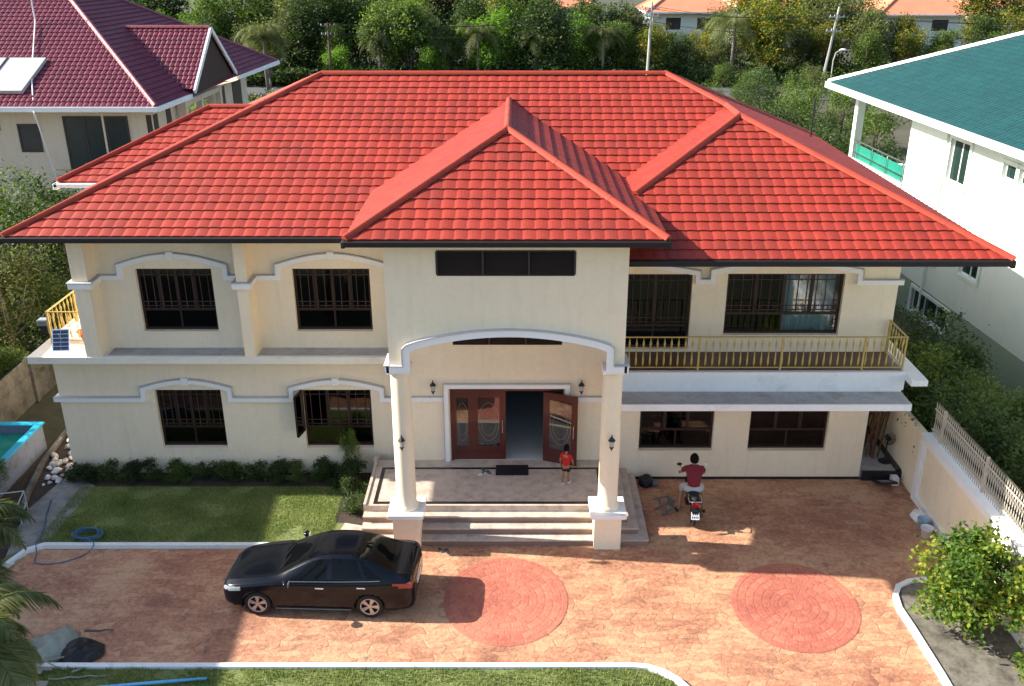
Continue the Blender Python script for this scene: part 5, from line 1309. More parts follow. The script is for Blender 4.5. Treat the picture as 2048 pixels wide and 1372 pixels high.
for i, (x, y, z, a, m, lb) in enumerate(((-.95, 22.72, .703, 20, GREYP, 'grey sandal by the doormat, nearer the closed door leaf'), (-.80, 22.60, .703, 35, GREYP, 'grey sandal by the doormat, touching distance from the mat'),
        (-.98, 22.50, .703, -60, WHT, 'white sandal by the doormat, pointing sideways'), (-1.95, 19.93, .008, 30, GREYP, 'grey sandal at the foot of the steps, outer one of the pair'), (-1.78, 19.90, .008, 25, GREYP, 'grey sandal at the foot of the steps, inner one of the pair'))):
    sandal(x, y, z, R(a), lb, m, 'loose sandals')
st = thing('stool', 'grey plastic stool lying on its side left of the scooter', 'stool', (3.98, 21.75, .22), R(25))
Ms = Matrix.Rotation(R(80), 4, 'Y')
MB().box(-.15, .15, -.15, .15, .16, .19, Ms).build('seat', GREYP, st)
for sx in (-1, 1):
    for sy in (-1, 1): MB().beam(Ms @ V(.12 * sx, .12 * sy, .16), Ms @ V(.17 * sx, .17 * sy, -.24), .035, .035).build('leg', GREYP, st)
MB().beam(Ms @ V(-.15, .15, -.08), Ms @ V(.15, .15, -.08), .025, .025).beam(Ms @ V(-.15, -.15, -.08), Ms @ V(.15, -.15, -.08), .025, .025).build('stretcher', GREYP, st)
# left ledge: solar panel, lamp, basin
so = thing('solar_panel', 'small dark blue solar panel leaning on the white corner ledge', 'solar panel', (-12.35, 23.45, 3.956), R(4))
Ms = Matrix.Translation((0, 0, .02)) @ Matrix.Rotation(R(68), 4, 'X')
MB().box(-.23, .23, 0, .60, -.012, .012, Ms).build('frame', CHROME, so)
for i in range(2):
    for j in range(5): MB().box(-.205 + i * .207, -.205 + i * .207 + .2, .03 + j * .11, .03 + j * .11 + .10, .0121, .015, Ms).build('cell', SOLAR, so)
MB().beam((0, .05, .5), (0, .42, .0), .025, .025).build('stand', CHROME, so)
lp = thing('floodlight', 'grey floodlight on a short arm outside the corner railing', 'lamp', (-13.1, 24.3, 4.30), R(0))
MB().tube([V(.24, 0, .55), V(.1, -.02, .5), V(0, -.05, .35)], .015, 6).build('arm', BLKP, lp)
bevel(MB().box(-.15, .15, -.16, .10, .12, .30).build('housing', GREYP, lp), .03); MB().box(-.12, .12, -.12, .06, .30, .305).build('lens', HLIGHT, lp); MB().box(-.10, .10, -.1, .08, -.12, .12).build('bracket', BLKP, lp)
ob = thing('basin', 'orange plastic basin on the side terrace behind the solar panel', 'basin', (-12.05, 24.45, 3.956))
MB().lathe([(.16, 0), (.26, .22), (.28, .225), (.25, .2), (.15, .02), (.0001, .02)], (0, 0, 0), 20, None).build('bowl', ORANGE, ob, True)
# garden hose
r_ = random.Random(2); pts = []
for k in range(70):
    a = k * .42; rr_ = .30 + .05 * math.sin(k * .5); pts.append(V(-11.05 + rr_ * math.cos(a) * 1.1, 20.45 + rr_ * math.sin(a) * .75, .13 + .012 * (k % 7)))
pts += [V(-10.75, 20.1, .15), V(-10.8, 19.8, .03), V(-11.2, 19.45, .02), V(-11.6, 19.35, .02), V(-11.95, 19.42, .02), V(-12.05, 19.75, .03), V(-12.2, 20.1, .15), V(-12.35, 20.8, .08), V(-12.6, 21.5, .08), V(-12.8, 22.2, .08)]
def smooth(p, n=4):
    out = []
    for i in range(len(p) - 1):
        a, b, c, d = p[max(i - 1, 0)], p[i], p[i + 1], p[min(i + 2, len(p) - 1)]
        for k in range(n):
            t = k / n; out.append(.5 * ((2 * b) + (c - a) * t + (2 * a - 5 * b + 4 * c - d) * t * t + (3 * b - a - 3 * c + d) * t ** 3))
    return out + [p[-1]]
tag(MB().tube(smooth(pts, 3), .014, 6).build('garden_hose', BLUEH, None, True), 'dark blue garden hose coiled on the lawn edge and trailing over the kerb', 'hose')
# pool
pl = wthing('pool', 'raised turquoise pool with blue rim and grey outer wall at the left edge', 'pool', (-16.5, 23.5, 0))
MB().box(-14.42, -14.30, 21.2, 25.2, 0, .84).box(-15.9, -14.42, 25.08, 25.2, 0, .84).box(-15.9, -14.42, 21.2, 21.32, 0, .84).box(-15.9, -15.78, 21.32, 25.08, 0, .84).build('wall', POOLW, pl)
bevel(MB().box(-14.46, -14.24, 21.14, 25.26, .841, .90).box(-15.95, -14.461, 25.04, 25.26, .841, .90).box(-15.95, -14.461, 21.14, 21.36, .841, .90).build('rim', POOLB, pl), .015)
MB().box(-15.78, -14.42, 21.32, 25.08, .55, .60).build('water', WATER, pl)
# rocks beside the pool
r_ = random.Random(12); k = 0
while k < 46:
    y = r_.uniform(22.9, 26.2); x = -13.95 + (y - 26) * -.13 + r_.uniform(0, .95) - .1
    if x > -12.95: continue
    s = r_.uniform(.05, .12); mb = MB(); mb.ball((0, 0, 0), s, 7, 5, (r_.uniform(.8, 1.5), r_.uniform(.8, 1.4), .7))
    mb.v = [tuple(V(*v) * (1 + .35 * noise.noise(V(*v) * 14 + V(k, 0, 0)))) for v in mb.v]
    o = mb.build('rock', STONE, None, False, (x, y, .07 + s * .4)); o.rotation_euler = (0, 0, r_.uniform(0, 6)); tag(o, 'rough white rock in the stone bed between pool and house', 'rock', 'white rocks beside the pool'); k += 1
flat([(-14.25, 22.0), (-13.2, 21.7), (-12.85, 23.6), (-12.85, 28), (-14.25, 28)], .035, 'stone_bed', SOIL)
MB_k = MB(); sweep_flat(MB_k, [(-13.35, 21.75), (-13.6, 22.6), (-13.95, 24.2), (-14.1, 26.0), (-14.1, 28)], .12, 0, .16)
struct('bed_edging', MB_k, DCONC)
# white framed cart
ct = thing('garden_cart', 'white framed cart with grey sheets inside at the left edge', 'cart', (-13.65, 21.25, .03), R(14))
fr_ = MB()
for z in (.25, .62):
    for (a, b) in (((-.55, -.35), (.55, -.35)), ((.55, -.35), (.55, .35)), ((.55, .35), (-.55, .35)), ((-.55, .35), (-.55, -.35))): fr_.beam((*a, z), (*b, z), .022, .022)
for sx in (-.55, .55):
    for sy in (-.35, .35): fr_.beam((sx, sy, .0), (sx, sy, .62), .022, .022)
fr_.build('frame', PANEL, ct); MB().box(-.5, .5, -.3, .3, .26, .30).build('tray', BLKP, ct)
MB().box(-.42, .1, -.25, .22, .301, .46).build('box', GREYP, ct); MB().box(.14, .45, -.25, .05, .301, .40).build('box', PANEL, ct)
for sx in (-.4, .4): MB().cyl((sx, -.38, .09), (sx, -.34, .09), .09, n=14).build('wheel', RUB, ct)
# tarpaulin heap, sack, sticks, planks, pipe
def cloth(name, label, cx, cy, rx, ry, h, m, seed, cat='tarpaulin'):
    mb = MB(); n = 46; vs = []; idx = {}
    for j in range(n + 1):
        for i in range(n + 1):
            u = i / n * 2 - 1; v = j / n * 2 - 1; d = math.hypot(u, v); q = noise.noise(V(u * 1.5 + seed, v * 1.5, 1)); w = noise.noise(V(u * 4.5, v * 4.5 + seed, 2)); w2 = abs(noise.noise(V(u * 3, v * 7 + seed, 5)))
            e_ = .85 + .25 * q
            if d < e_:
                idx[(i, j)] = len(vs); z = h * max(0, 1 - (d / e_) ** 2) ** .7 * (.75 + .5 * q) + .09 * h / .3 * w * (1 - d / e_) + .10 * w2 * (1 - d / e_) + .012
                vs.append(V(cx + u * rx, cy + v * ry, max(.012, z)))
    fs = [tuple(idx[k] for k in ((i, j), (i + 1, j), (i + 1, j + 1), (i, j + 1))) for j in range(n) for i in range(n) if all(k in idx for k in ((i, j), (i + 1, j), (i + 1, j + 1), (i, j + 1)))]
    mb.add(vs, fs); return tag(mb.build(name, m, None, True), label, cat)
cloth('tarpaulin', 'pale grey green tarpaulin heaped at the lower left of the driveway', -10.12, 16.28, .72, .72, .36, TARP, 3)
cloth('plastic_sack', 'black plastic sack spread beside the pale tarpaulin', -9.40, 16.18, .62, .52, .26, BLKS, 9, 'sack')
def stick(a, b, r, label, m=DEADW, name='stick', cat='stick'):
    a = V(*a); b = V(*b); pts = [a.lerp(b, k / 6) + V(random.uniform(-.02, .02), random.uniform(-.02, .02), random.uniform(-.005, .015)) * (0 if k in (0, 6) else 1) for k in range(7)]
    tag(MB().tube(pts, [r * (1 - .08 * k) for k in range(7)], 6).build(name, m), label, cat)
stick((-9.55, 16.72, .15), (-8.98, 16.88, .04), .03, 'thick brown branch poking out behind the black sack', BARK)
stick((-10.2, 15.72, .15), (-9.0, 16.20, .06), .026, 'long pale stick lying in front of the black sack')
stick((-10.05, 15.75, .2), (-9.45, 15.50, .16), .02, 'short bent stick on the lawn edge below the tarpaulin')
stick((-10.9, 15.55, .2), (-10.2, 15.72, .2), .035, 'pale log lying across the kerb below the tarpaulin')
stick((-9.7, 15.3, .08), (-8.5, 15.42, .08), .022, 'weathered branch lying on the shaded grass strip')
stick((-9.3, 15.50, .08), (-9.1, 15.62, .10), .03, 'short pale wood offcut on the shaded grass strip')
for k, (a, b, lb) in enumerate((((-11.3, 15.45), (-9.75, 15.62), 'grey weathered plank lying under the others near the kerb'), ((-11.2, 15.2), (-9.9, 15.48), 'grey weathered plank, middle one in the pile'), ((-11.0, 15.02), (-9.6, 15.08), 'grey weathered plank lying nearest the bottom edge'))):
    tag(bevel(MB().beam((*a, .09 + .035 * k), (*b, .10 + .035 * k), .15, .03).build('plank', DEADW), .005), lb, 'plank')
tag(MB().tube([V(-8.6, 15.02, .12), V(-7.4, 15.17, .12), V(-6.42, 15.30, .11)], [.035, .035, .03], 10).build('pipe', BLUEP, None, True), 'light blue plastic pipe lying on the grass at the bottom edge', 'pipe')
tag(MB().ball((0, 0, 0), .14, 12, 8, (1, 1, .8)).build('ball', surf('green_plastic', (.01, .16, .04), .5), None, True, (-11.0, 15.9, .12)), 'small green plastic ball beside the planks', 'ball')

# ================================================================ VEGETATION
def leaf(mb, p, s, r, droop=0, asp=.5):
    d = V(r.gauss(0, 1), r.gauss(0, 1), r.gauss(.15, .7)); d.normalize(); d.z -= droop; d.normalize()
    n = V(r.gauss(0, .6), r.gauss(0, .6), 1).normalized(); b = d.cross(n)
    if b.length < .05: b = d.orthogonal()
    b.normalize(); w = s * asp * .5; m = p + d * s * .45
    mb.add([p, m + b * w, p + d * s, m - b * w], [(0, 1, 2, 3)])
def crown_tree(seed, h, rx, rz, nclump, nleaf, ls, clr, trunk_h, lobes=6, tr=.16, droop=.15, limbs=True, asp=.5, hollow=.45):
    r = random.Random(seed); tk = MB(); cr = MB()
    top = V(r.uniform(-.3, .3), r.uniform(-.3, .3), h - rz * .6)
    tk.tube([V(0, 0, -.1), V(r.uniform(-.1, .1), r.uniform(-.1, .1), trunk_h * .5), V(r.uniform(-.15, .15), r.uniform(-.15, .15), trunk_h), top], [tr * 1.25, tr, tr * .85, tr * .3], 7)
    cz = h - rz
    lb = []
    for i in range(lobes):
        a = 2 * math.pi * i / lobes + r.uniform(-.5, .5); q = r.uniform(.26, .78)
        lb.append((V(math.cos(a) * rx * q, math.sin(a) * rx * q, cz + rz * r.uniform(-.60, .72)), r.uniform(.30, .54)))
    lb.append((V(0, 0, cz + rz * .5), .5)); lb.append((V(r.uniform(-.3, .3), r.uniform(-.3, .3), cz), .62))
    if limbs:
        for c, q in lb[:lobes]:
            b = V(0, 0, trunk_h * r.uniform(.6, 1.05)); m = b.lerp(c, .5) + V(0, 0, -.15 * rz); tk.tube([b, m, c], [tr * .5, tr * .33, tr * .12], 5)
    for _ in range(nclump):
        c, q = r.choice(lb)
        while True:
            d = V(r.gauss(0, 1), r.gauss(0, 1), r.gauss(0, 1)).normalized()
            if d.z > -.75: break
        k = q * (hollow + (1.08 - hollow) * r.random() ** .5)
        p = c + V(d.x * rx * k, d.y * rx * k, d.z * rz * k)
        k2 = noise.noise(V(p.x * .9, p.y * .9, p.z * .9 + seed))
        if k2 < -.30: continue
        if limbs and r.random() < .12: tk.tube([c, c.lerp(p, .5) + V(0, 0, .05), p], [tr * .10, tr * .07, tr * .03], 4)
        for _ in range(nleaf):
            leaf(cr, p + V(r.gauss(0, clr), r.gauss(0, clr), r.gauss(0, clr * .7)), ls * r.uniform(.6, 1.25), r, droop, asp)
    return tk, cr
PROTO = {}
def proto(key, leafm, barkm, *a, **k):
    tk, cr = crown_tree(*a, **k); PROTO[key] = (tk.mesh('trunk', barkm, True), cr.mesh('crown', leafm))
proto('oak0', LF_DARK, BARK, 1, 9.5, 3.3, 4.2, 520, 16, .40, .44, 1.8)
proto('oak1', LF_MID, BARKG, 2, 9.0, 3.1, 4.0, 500, 16, .38, .42, 1.8, 7)
proto('oak2', LF_OLIVE, BARKG, 3, 9.8, 3.0, 4.5, 480, 15, .36, .44, 2.0, 6)
proto('oak3', LF_YEL, BARK, 4, 9.0, 3.0, 4.2, 480, 15, .36, .42, 1.8, 7)
proto('oak4', LF_BRIGHT, BARKG, 5, 7.4, 2.8, 3.4, 460, 15, .36, .40, 1.4, 7)
proto('mid0', LF_DARK, BARK, 11, 6.4, 2.5, 2.9, 480, 18, .20, .26, 1.6, 8, tr=.12)
proto('mid1', LF_MID, BARK, 12, 6.0, 2.3, 2.7, 480, 18, .19, .24, 1.4, 8, tr=.12)
proto('mid2', LF_OLIVE, BARKG, 13, 6.2, 2.2, 2.8, 430, 17, .19, .26, 1.8, 7, tr=.12)
proto('shr0', LF_DARK, BARK, 21, 3.4, 1.45, 1.6, 420, 18, .13, .15, .7, 7, tr=.06)
proto('shr1', LF_MID, BARK, 22, 3.1, 1.35, 1.5, 420, 18, .12, .15, .6, 7, tr=.06)
proto('low0', LF_DARK, BARK, 31, .60, .38, .33, 300, 13, .060, .045, .05, 7, tr=.015, hollow=.3)
proto('low1', LF_DARK, BARK, 32, .68, .36, .37, 300, 13, .056, .045, .05, 7, tr=.015, hollow=.3)
proto('bush', LF_BUSH, surf('reddish_stem', (.22, .12, .07), .9, .25, 3, 20), 41, 2.25, 1.02, 1.02, 760, 14, .115, .085, .5, 14, tr=.045, asp=.62, hollow=.5)
proto('bsh2', LF_BUSH, BARK, 42, 1.3, .62, .60, 260, 13, .10, .08, .3, 7, tr=.03, asp=.62)
PN = {'oak': 'tree', 'mid': 'tree', 'shr': 'shrub', 'low': 'shrub', 'bus': 'bush', 'bsh': 'bush'}
def plant(key, x, y, label, sc=1.0, rz=0, group=None, z=0, sz=None, name=None, cat=None):
    nm = name or PN[key[:3]]
    t = thing(nm, label, cat or nm, (x, y, z), rz, group); t.scale = (sc, sc, sz or sc)
    link('trunk', PROTO[key][0], t); link('crown', PROTO[key][1], t); return t
# palms
def palm_meshes(seed, h, L, n, lf, wid=.5):
    r = random.Random(seed); tk = MB(); cr = MB()
    tk.tube([V(0, 0, -.1), V(.1, 0, h * .5), V(0, 0, h)], [.20, .15, .12], 8)
    for i in range(n):
        a = 2 * math.pi * i / n + r.uniform(-.2, .2); e0 = r.uniform(.15, 1.4); l = L * r.uniform(.8, 1.1)
        d = V(math.cos(a) * math.cos(e0), math.sin(a) * math.cos(e0), math.sin(e0)); p = V(0, 0, h); pts = [p.copy()]; m = 12
        for k in range(m):
            d = (d + V(0, 0, -.155 - .02 * k)).normalized(); p = p + d * l / m; pts.append(p.copy())
        cr.tube(pts, [.022 * (1 - k / (m + 3)) for k in range(m + 1)], 4)
        for k in range(1, m + 1):
            f = k / m; wl = wid * math.sin(math.pi * min(.97, .12 + .85 * f)) * 1.0
            dd = (pts[k] - pts[k - 1]).normalized(); sd_ = dd.cross(V(0, 0, 1)).normalized()
            for q in range(lf):
                b = pts[k - 1].lerp(pts[k], q / lf)
                for s in (-1, 1):
                    t = b + (sd_ * s * .8 + dd * .55 + V(0, 0, -.35 - r.random() * .35)) * wl * r.uniform(.85, 1.1)
                    w = dd * (.014 if L > 2 else .008)
                    mi = b.lerp(t, .45) + V(0, 0, .04 * wl)
                    cr.add([b - w, b + w, mi + w * 1.1, t, mi - w * 1.1], [(0, 1, 2, 3, 4)])
    return tk.mesh('trunk', BARKG, True), cr.mesh('frond_crown', LF_PALM)
PROTO['palm'] = palm_meshes(3, 5.0, 3.6, 22, 4, 1.0)
PROTO['palmn'] = palm_meshes(5, 2.0, 2.3, 26, 7, .5)
def palm(key, x, y, label, sc=1, rz=0, z=0, group=None):
    t = thing('palm_tree', label, 'palm tree', (x, y, z), rz, group); t.scale = (sc,) * 3
    link('trunk', PROTO[key][0], t); link('frond_crown', PROTO[key][1], t); return t
r = random.Random(77)
BELT = []
# --- tree belt beyond the road: label per kind, all in one group
KL = {'oak0': 'dark green broadleaf', 'oak1': 'mid green broadleaf', 'oak2': 'olive green broadleaf', 'oak3': 'yellowing', 'oak4': 'bright green'}
ROWN = ('front', 'second', 'back')
ZN = ((-46, 'behind the maroon roof'), (-34, 'above the maroon slope'), (-24, 'over the maroon roof tip'), (-14, 'above the left ridge end'), (-5, 'left of the ridge middle'), (4, 'above the ridge middle'), (13.5, 'left of the middle pole'),
      (22, 'right of the middle pole'), (31, 'left of the leaning pole'), (40, 'right of the leaning pole'), (50, 'above the teal roof tip'), (60, 'above the teal roof middle'), (99, 'above the teal roof, far right'))
GB = 'trees of the dense belt beyond the road'
for row, (y0, dx, hs) in enumerate(((111.5, 3.9, .80), (118, 4.4, .98), (128, 5.0, 1.15))):
    x = -62 if row == 0 else -66
    while x < 74:
        u = x + r.uniform(-1.0, 1.0); y = y0 + r.uniform(-1.6, 1.6) - (u * .03)
        right = u > 13
        k = r.choice(['oak0', 'oak1', 'oak2', 'oak2', 'oak3', 'oak3'] if right else ['oak0', 'oak0', 'oak1', 'oak1', 'oak2', 'oak4'])
        s = hs * r.uniform(.72, 1.18) * (1.10 if u < 8 else .90)
        if 15.5 < u < 23 or 46 < u < 55: s *= (.82, .62, .5)[row]
        zn = next(n for lim, n in ZN if u < lim)
        BELT.append(plant(k, u, y, KL[k] + ' tree, ' + ROWN[row] + ' row of the belt, ' + zn, s, r.uniform(0, 6), GB)); x += dx * r.uniform(.8, 1.15)
seen = {}
for t in BELT: seen.setdefault(t['label'], []).append(t)
for lb, ts in seen.items():
    if len(ts) > 1:
        ts.sort(key=lambda t: t.location.x)
        wd = {2: ('left', 'right'), 3: ('left', 'middle', 'right')}.get(len(ts), [('first', 'second', 'third', 'fourth', 'fifth', 'sixth')[i] for i in range(min(6, len(ts)))])
        for w_, t in zip(wd, ts): t['label'] = w_ + ' ' + lb
def under(name, label, boxes, n, ls, m, seed):
    q = random.Random(seed); mb = MB()
    for _ in range(n):
        x0, x1, y0, y1, h = q.choice(boxes); x = q.uniform(x0, x1); y = q.uniform(y0, y1)
        k = .5 + noise.noise(V(x * .35, y * .35, seed)); z = h * max(.08, k) * q.random() ** .6
        for _ in range(5): leaf(mb, V(x + q.gauss(0, ls * .6), y + q.gauss(0, ls * .6), z + q.gauss(0, ls * .3)), ls * q.uniform(.6, 1.3), q, 0)
    tag(mb.build(name, m), label, 'undergrowth', kind='stuff')
under('undergrowth', 'dark leafy undergrowth beneath the tree belt beyond the road', [(-62, 76, 108, 126, 3.2), (-62, 76, 107, 111, 2.2)], 15000, .50, LF_DARK, 5)
under('undergrowth', 'weedy undergrowth on the rough ground at the left behind the panel wall', [(-30, -16.5, 22, 42, 1.2)], 9000, .16, LF_DARK, 6)
under('undergrowth', 'weedy undergrowth between the cream boundary wall and the white house', [(11.3, 15.6, 15, 34, .8)], 9000, .12, LF_DARK, 7)
under('undergrowth', 'scrub between the red roof and the road behind', [(10, 26, 38, 92, 1.2), (-40, -8, 64, 100, 1.0)], 12000, .28, LF_OLIVE, 8)
for i, (x, y, s, lb) in enumerate(((-15.5, 109.5, .95, 'feathery palm in the belt, leftmost one just above the red ridge'), (-4.4, 109, 1.05, 'feathery palm in the belt above the middle of the red ridge'), (-12.0, 112, 1.2, 'taller feathery palm standing between the two lower ones in the belt'), (24.4, 111, 1.25, 'feathery palm in the belt between the two street poles'), (-8.2, 110, .85, 'short feathery palm just above the ridge, between the leftmost and middle palms'), (2.0, 110, .9, 'short feathery palm just above the ridge, right of the middle palm'), (9.6, 110, 1.0, 'feathery palm left of the middle power pole'), (-26.5, 103, 1.1, 'feathery palm by the road beside the maroon roof tip'))):
    palm('palm', x, y, lb, s, i * 1.3)
for i, (x, y, k, s, lb) in enumerate(((-20, 107.5, 'oak4', .55, 'small bright green tree beside the dark pole'), (-9.6, 108.5, 'oak4', .62, 'low bright green tree just above the red ridge, left of centre'), (28, 109.5, 'oak3', 1.02, 'tall yellow green tree directly left of the leaning street pole'), (22.5, 106.5, 'shr1', .9, 'small loose shrub on the verge beside the road bend'), (38, 106, 'oak1', .66, 'rounded green tree just above the teal roof edge'), (-27, 106, 'oak2', .72, 'olive tree over the tip of the maroon roof'), (-33, 100, 'oak1', .8, 'green tree rising behind the maroon roof slope'))):
    plant(k, x, y, lb, s, i * 2.1)
# --- trees and shrubs right of the red roof, this side of the road
for i, (x, y, k, s, lb) in enumerate(((13.2, 60, 'mid1', .74, 'green tree just beyond the right slope of the red roof, first from the ridge'), (15.6, 57, 'mid0', .82, 'dark green tree beyond the red roof, second from the ridge'), (17.6, 60.5, 'mid1', .95, 'tallest bright green tree left of the white house balcony'),
        (15.8, 50, 'mid0', .80, 'dark tree low against the white house corner'), (13.2, 49, 'mid1', .72, 'green tree close behind the red right roof slope'), (19.3, 66, 'mid1', .9, 'green tree behind the corner balcony of the white house'), (23.8, 82, 'mid1', .75, 'round green bush tree below the road, left of the leaning pole'), (27.2, 88, 'mid2', .7, 'olive bush tree below the road, under the leaning pole'), (21.2, 90, 'mid1', .6, 'low green bush tree on the near verge, left end'), (18.4, 72, 'mid0', .85, 'dark bush tree behind the rear end of the right roof slope'), (24.5, 72, 'mid1', .9, 'green bush tree touching the corner of the teal roof'), (20.5, 74, 'mid2', .7, 'olive shrubby tree beside the road behind the white house'), (22.6, 60, 'mid1', .9, 'green tree seen through the white house balcony'), (11.2, 66, 'mid2', .62, 'low olive tree farthest along the right slope of the red roof'), (17.2, 84, 'mid1', .55, 'small tree on this side of the road'), (13.2, 42, 'mid0', .62, 'dark tree in the gap between red roof and white house'), (12.0, 38.5, 'mid0', .80, 'unseen dark tree added to shade the white house, nearer the back eave'), (12.2, 45.0, 'mid1', .95, 'unseen tree added to shade the white house, farther from the back eave'))):  # last two trees stand hidden, added to shade the white house wall
    plant(k, x, y, lb, s, i * 1.7)
# --- trees left, between the maroon roofed house and our house
for i, (x, y, k, s, lb) in enumerate(((-19.6, 36.5, 'mid1', .98, 'bright leafy tree in front of the beige house window'), (-22.5, 35.5, 'mid1', 1.0, 'leafy tree at the left edge below the beige house'), (-17.3, 34.5, 'mid0', .92, 'dark tree beside the rear eave of the red roof'), (-20.6, 31.5, 'mid0', .95, 'dark tree at the left edge level with the red eave'),
        (-17.8, 30.5, 'mid2', .80, 'olive tree behind the gold corner railing'), (-18.4, 27.5, 'mid0', .72, 'dark tree over the grey panel wall'), (-17.0, 38.5, 'mid0', .8, 'dark tree farthest back beside the beige house'), (-16.9, 32.8, 'shr1', .95, 'pale leaved shrub just left of the corner pier'), (-17.5, 24.8, 'shr0', .85, 'dark shrub hanging over the panel wall near the pool'), (-16.9, 28.6, 'shr1', .6, 'low dry shrub along the panel wall'))):
    plant(k, x, y, lb, s, i * 2.3)
# --- planting between the boundary wall and the white house
RS = [(11.9, 25.6, 'shr1', 1.08, 'tall green shrub leaning over the cream wall beside the canopy end'), (12.0, 23.0, 'shr0', 0.95, 'dark shrub over the wall just behind the first fence pickets'), (13.4, 24.0, 'shr1', 0.98, 'green shrub in the middle of the planting, level with the pilaster'), (13.2, 27.0, 'shr0', 1.08, 'dark tall shrub in front of the pale wall, level with the balcony end'), (12.9, 20.8, 'shr0', 0.95, 'dark shrub close behind the fence, level with the buckets'), (12.1, 27.2, 'shr0', 0.76, 'dark shrub tucked under the balcony corner ledge'), (12.3, 24.3, 'shr0', 0.72, 'dark shrub hanging over the cream wall right of the canopy'), (13.6, 25.6, 'shr1', 0.63, 'bright green shrub right of the canopy corner'), (14.2, 28.3, 'shr0', 0.56, 'dark shrub at the foot of the white house, farther back'),
      (12.7, 21.9, 'shr1', 0.62, 'green shrub behind the start of the spiked fence'), (14.0, 22.8, 'shr0', 0.59, 'dark shrub in the second row behind the spiked fence'), (13.2, 19.7, 'shr0', 0.65, 'dark shrub behind the middle of the spiked fence'), (14.6, 20.4, 'shr1', 0.56, 'green shrub at the right edge behind the fence'),
      (12.9, 17.8, 'shr1', 0.52, 'green shrub behind the nearest stretch of fence'), (14.2, 17.8, 'shr0', 0.50, 'dark shrub at the right edge nearest the camera'), (12.6, 33.2, 'shr0', 0.90, 'dark shrub in the passage beside the pale wall, rear one'), (13.6, 35.6, 'shr1', 0.90, 'green shrub in the passage beside the pale wall, last one'), (12.3, 30.2, 'shr1', 0.65, 'green shrub behind the balcony end, farthest one'), (14.9, 25.0, 'shr0', 0.56, 'dark shrub against the pale green wall'), (14.9, 31.4, 'shr0', 0.39, 'small dark shrub below the long low window')]
for i, (x, y, k, s, lb) in enumerate(RS): plant(k, x, y, lb, s, i * 1.9)
# --- garden bushes near the driveway
plant('bush', 9.86, 16.55, 'big round bush with green and yellow leaves on the grey planting strip', 1.02, .4, sz=1.12, z=.07)
plant('bsh2', 10.45, 16.75, 'lower yellow green bush growing against the big round bush', .95, 1.1, z=.07)
plant('bsh2', 10.85, 15.1, 'bright bush cut off by the lower right corner of the photo', 1.1, 2.2, z=.07)
plant('bsh2', 11.6, 17.0, 'leafy bush at the right edge behind the big round bush', 1.2, 3.2)
plant('shr1', -14.5, 22.5, 'small round green shrub in the pot beside the white cart', .38, 0)
# --- row of small shrubs under the left windows
pos = [-12.35, -11.7, -11.05, -10.35, -9.65, -8.95, -8.2, -7.5, -6.85, -6.2, -5.5]
desc = ['first low dark shrub under the left wall, at the house corner', 'second low dark shrub from the house corner', 'third low dark shrub from the house corner', 'low dark shrub just left of the closed left window', 'low dark shrub under the left jamb of the closed window', 'low dark shrub under the right jamb of the closed window',
        'low dark shrub midway between the two lower windows', 'low dark shrub right of the middle of the lower wall', 'low dark shrub left of the open casement', 'low dark shrub under the open casement window', 'low dark shrub under the middle of the right lower window']
for i, (x, lb) in enumerate(zip(pos, desc)): plant('low%d' % (i % 2), x, 23.38 + r.uniform(-.06, .06), lb, r.uniform(.95, 1.1), i, sz=r.uniform(.72, .92), group= 'low shrubs under the left windows', z=.05)
plant('low0', -4.75, 23.1, 'wider dark shrub at the corner beside the porch', 1.15, 2, z=.05)
plant('low1', -4.5, 22.4, 'dark shrub beside the upper porch edge', 1.05, 4, z=.05)
plant('low1', -4.42, 21.6, 'leggy green plant beside the lower steps', .95, 5, z=.05)
plant('shr1', -4.72, 23.35, 'tall thin plant rising in front of the right lower window', .20, 1, sz=.52, z=.05)
PA = (-7.85, 10.95); PB = (-7.15, 9.75)
PROTO['palmh'] = palm_meshes(8, 6.4, 1.5, 26, 11, .38)
PROTO['palml'] = palm_meshes(9, 5.7, 1.5, 26, 11, .38)
palm('palmh', PA[0], PA[1], 'tall palm near the camera, fronds reaching in at the left edge above the kerb end', 1.0, .5)
palm('palml', PB[0], PB[1], 'tall palm near the camera, fronds reaching in at the lower left corner', 1.0, 1.7)

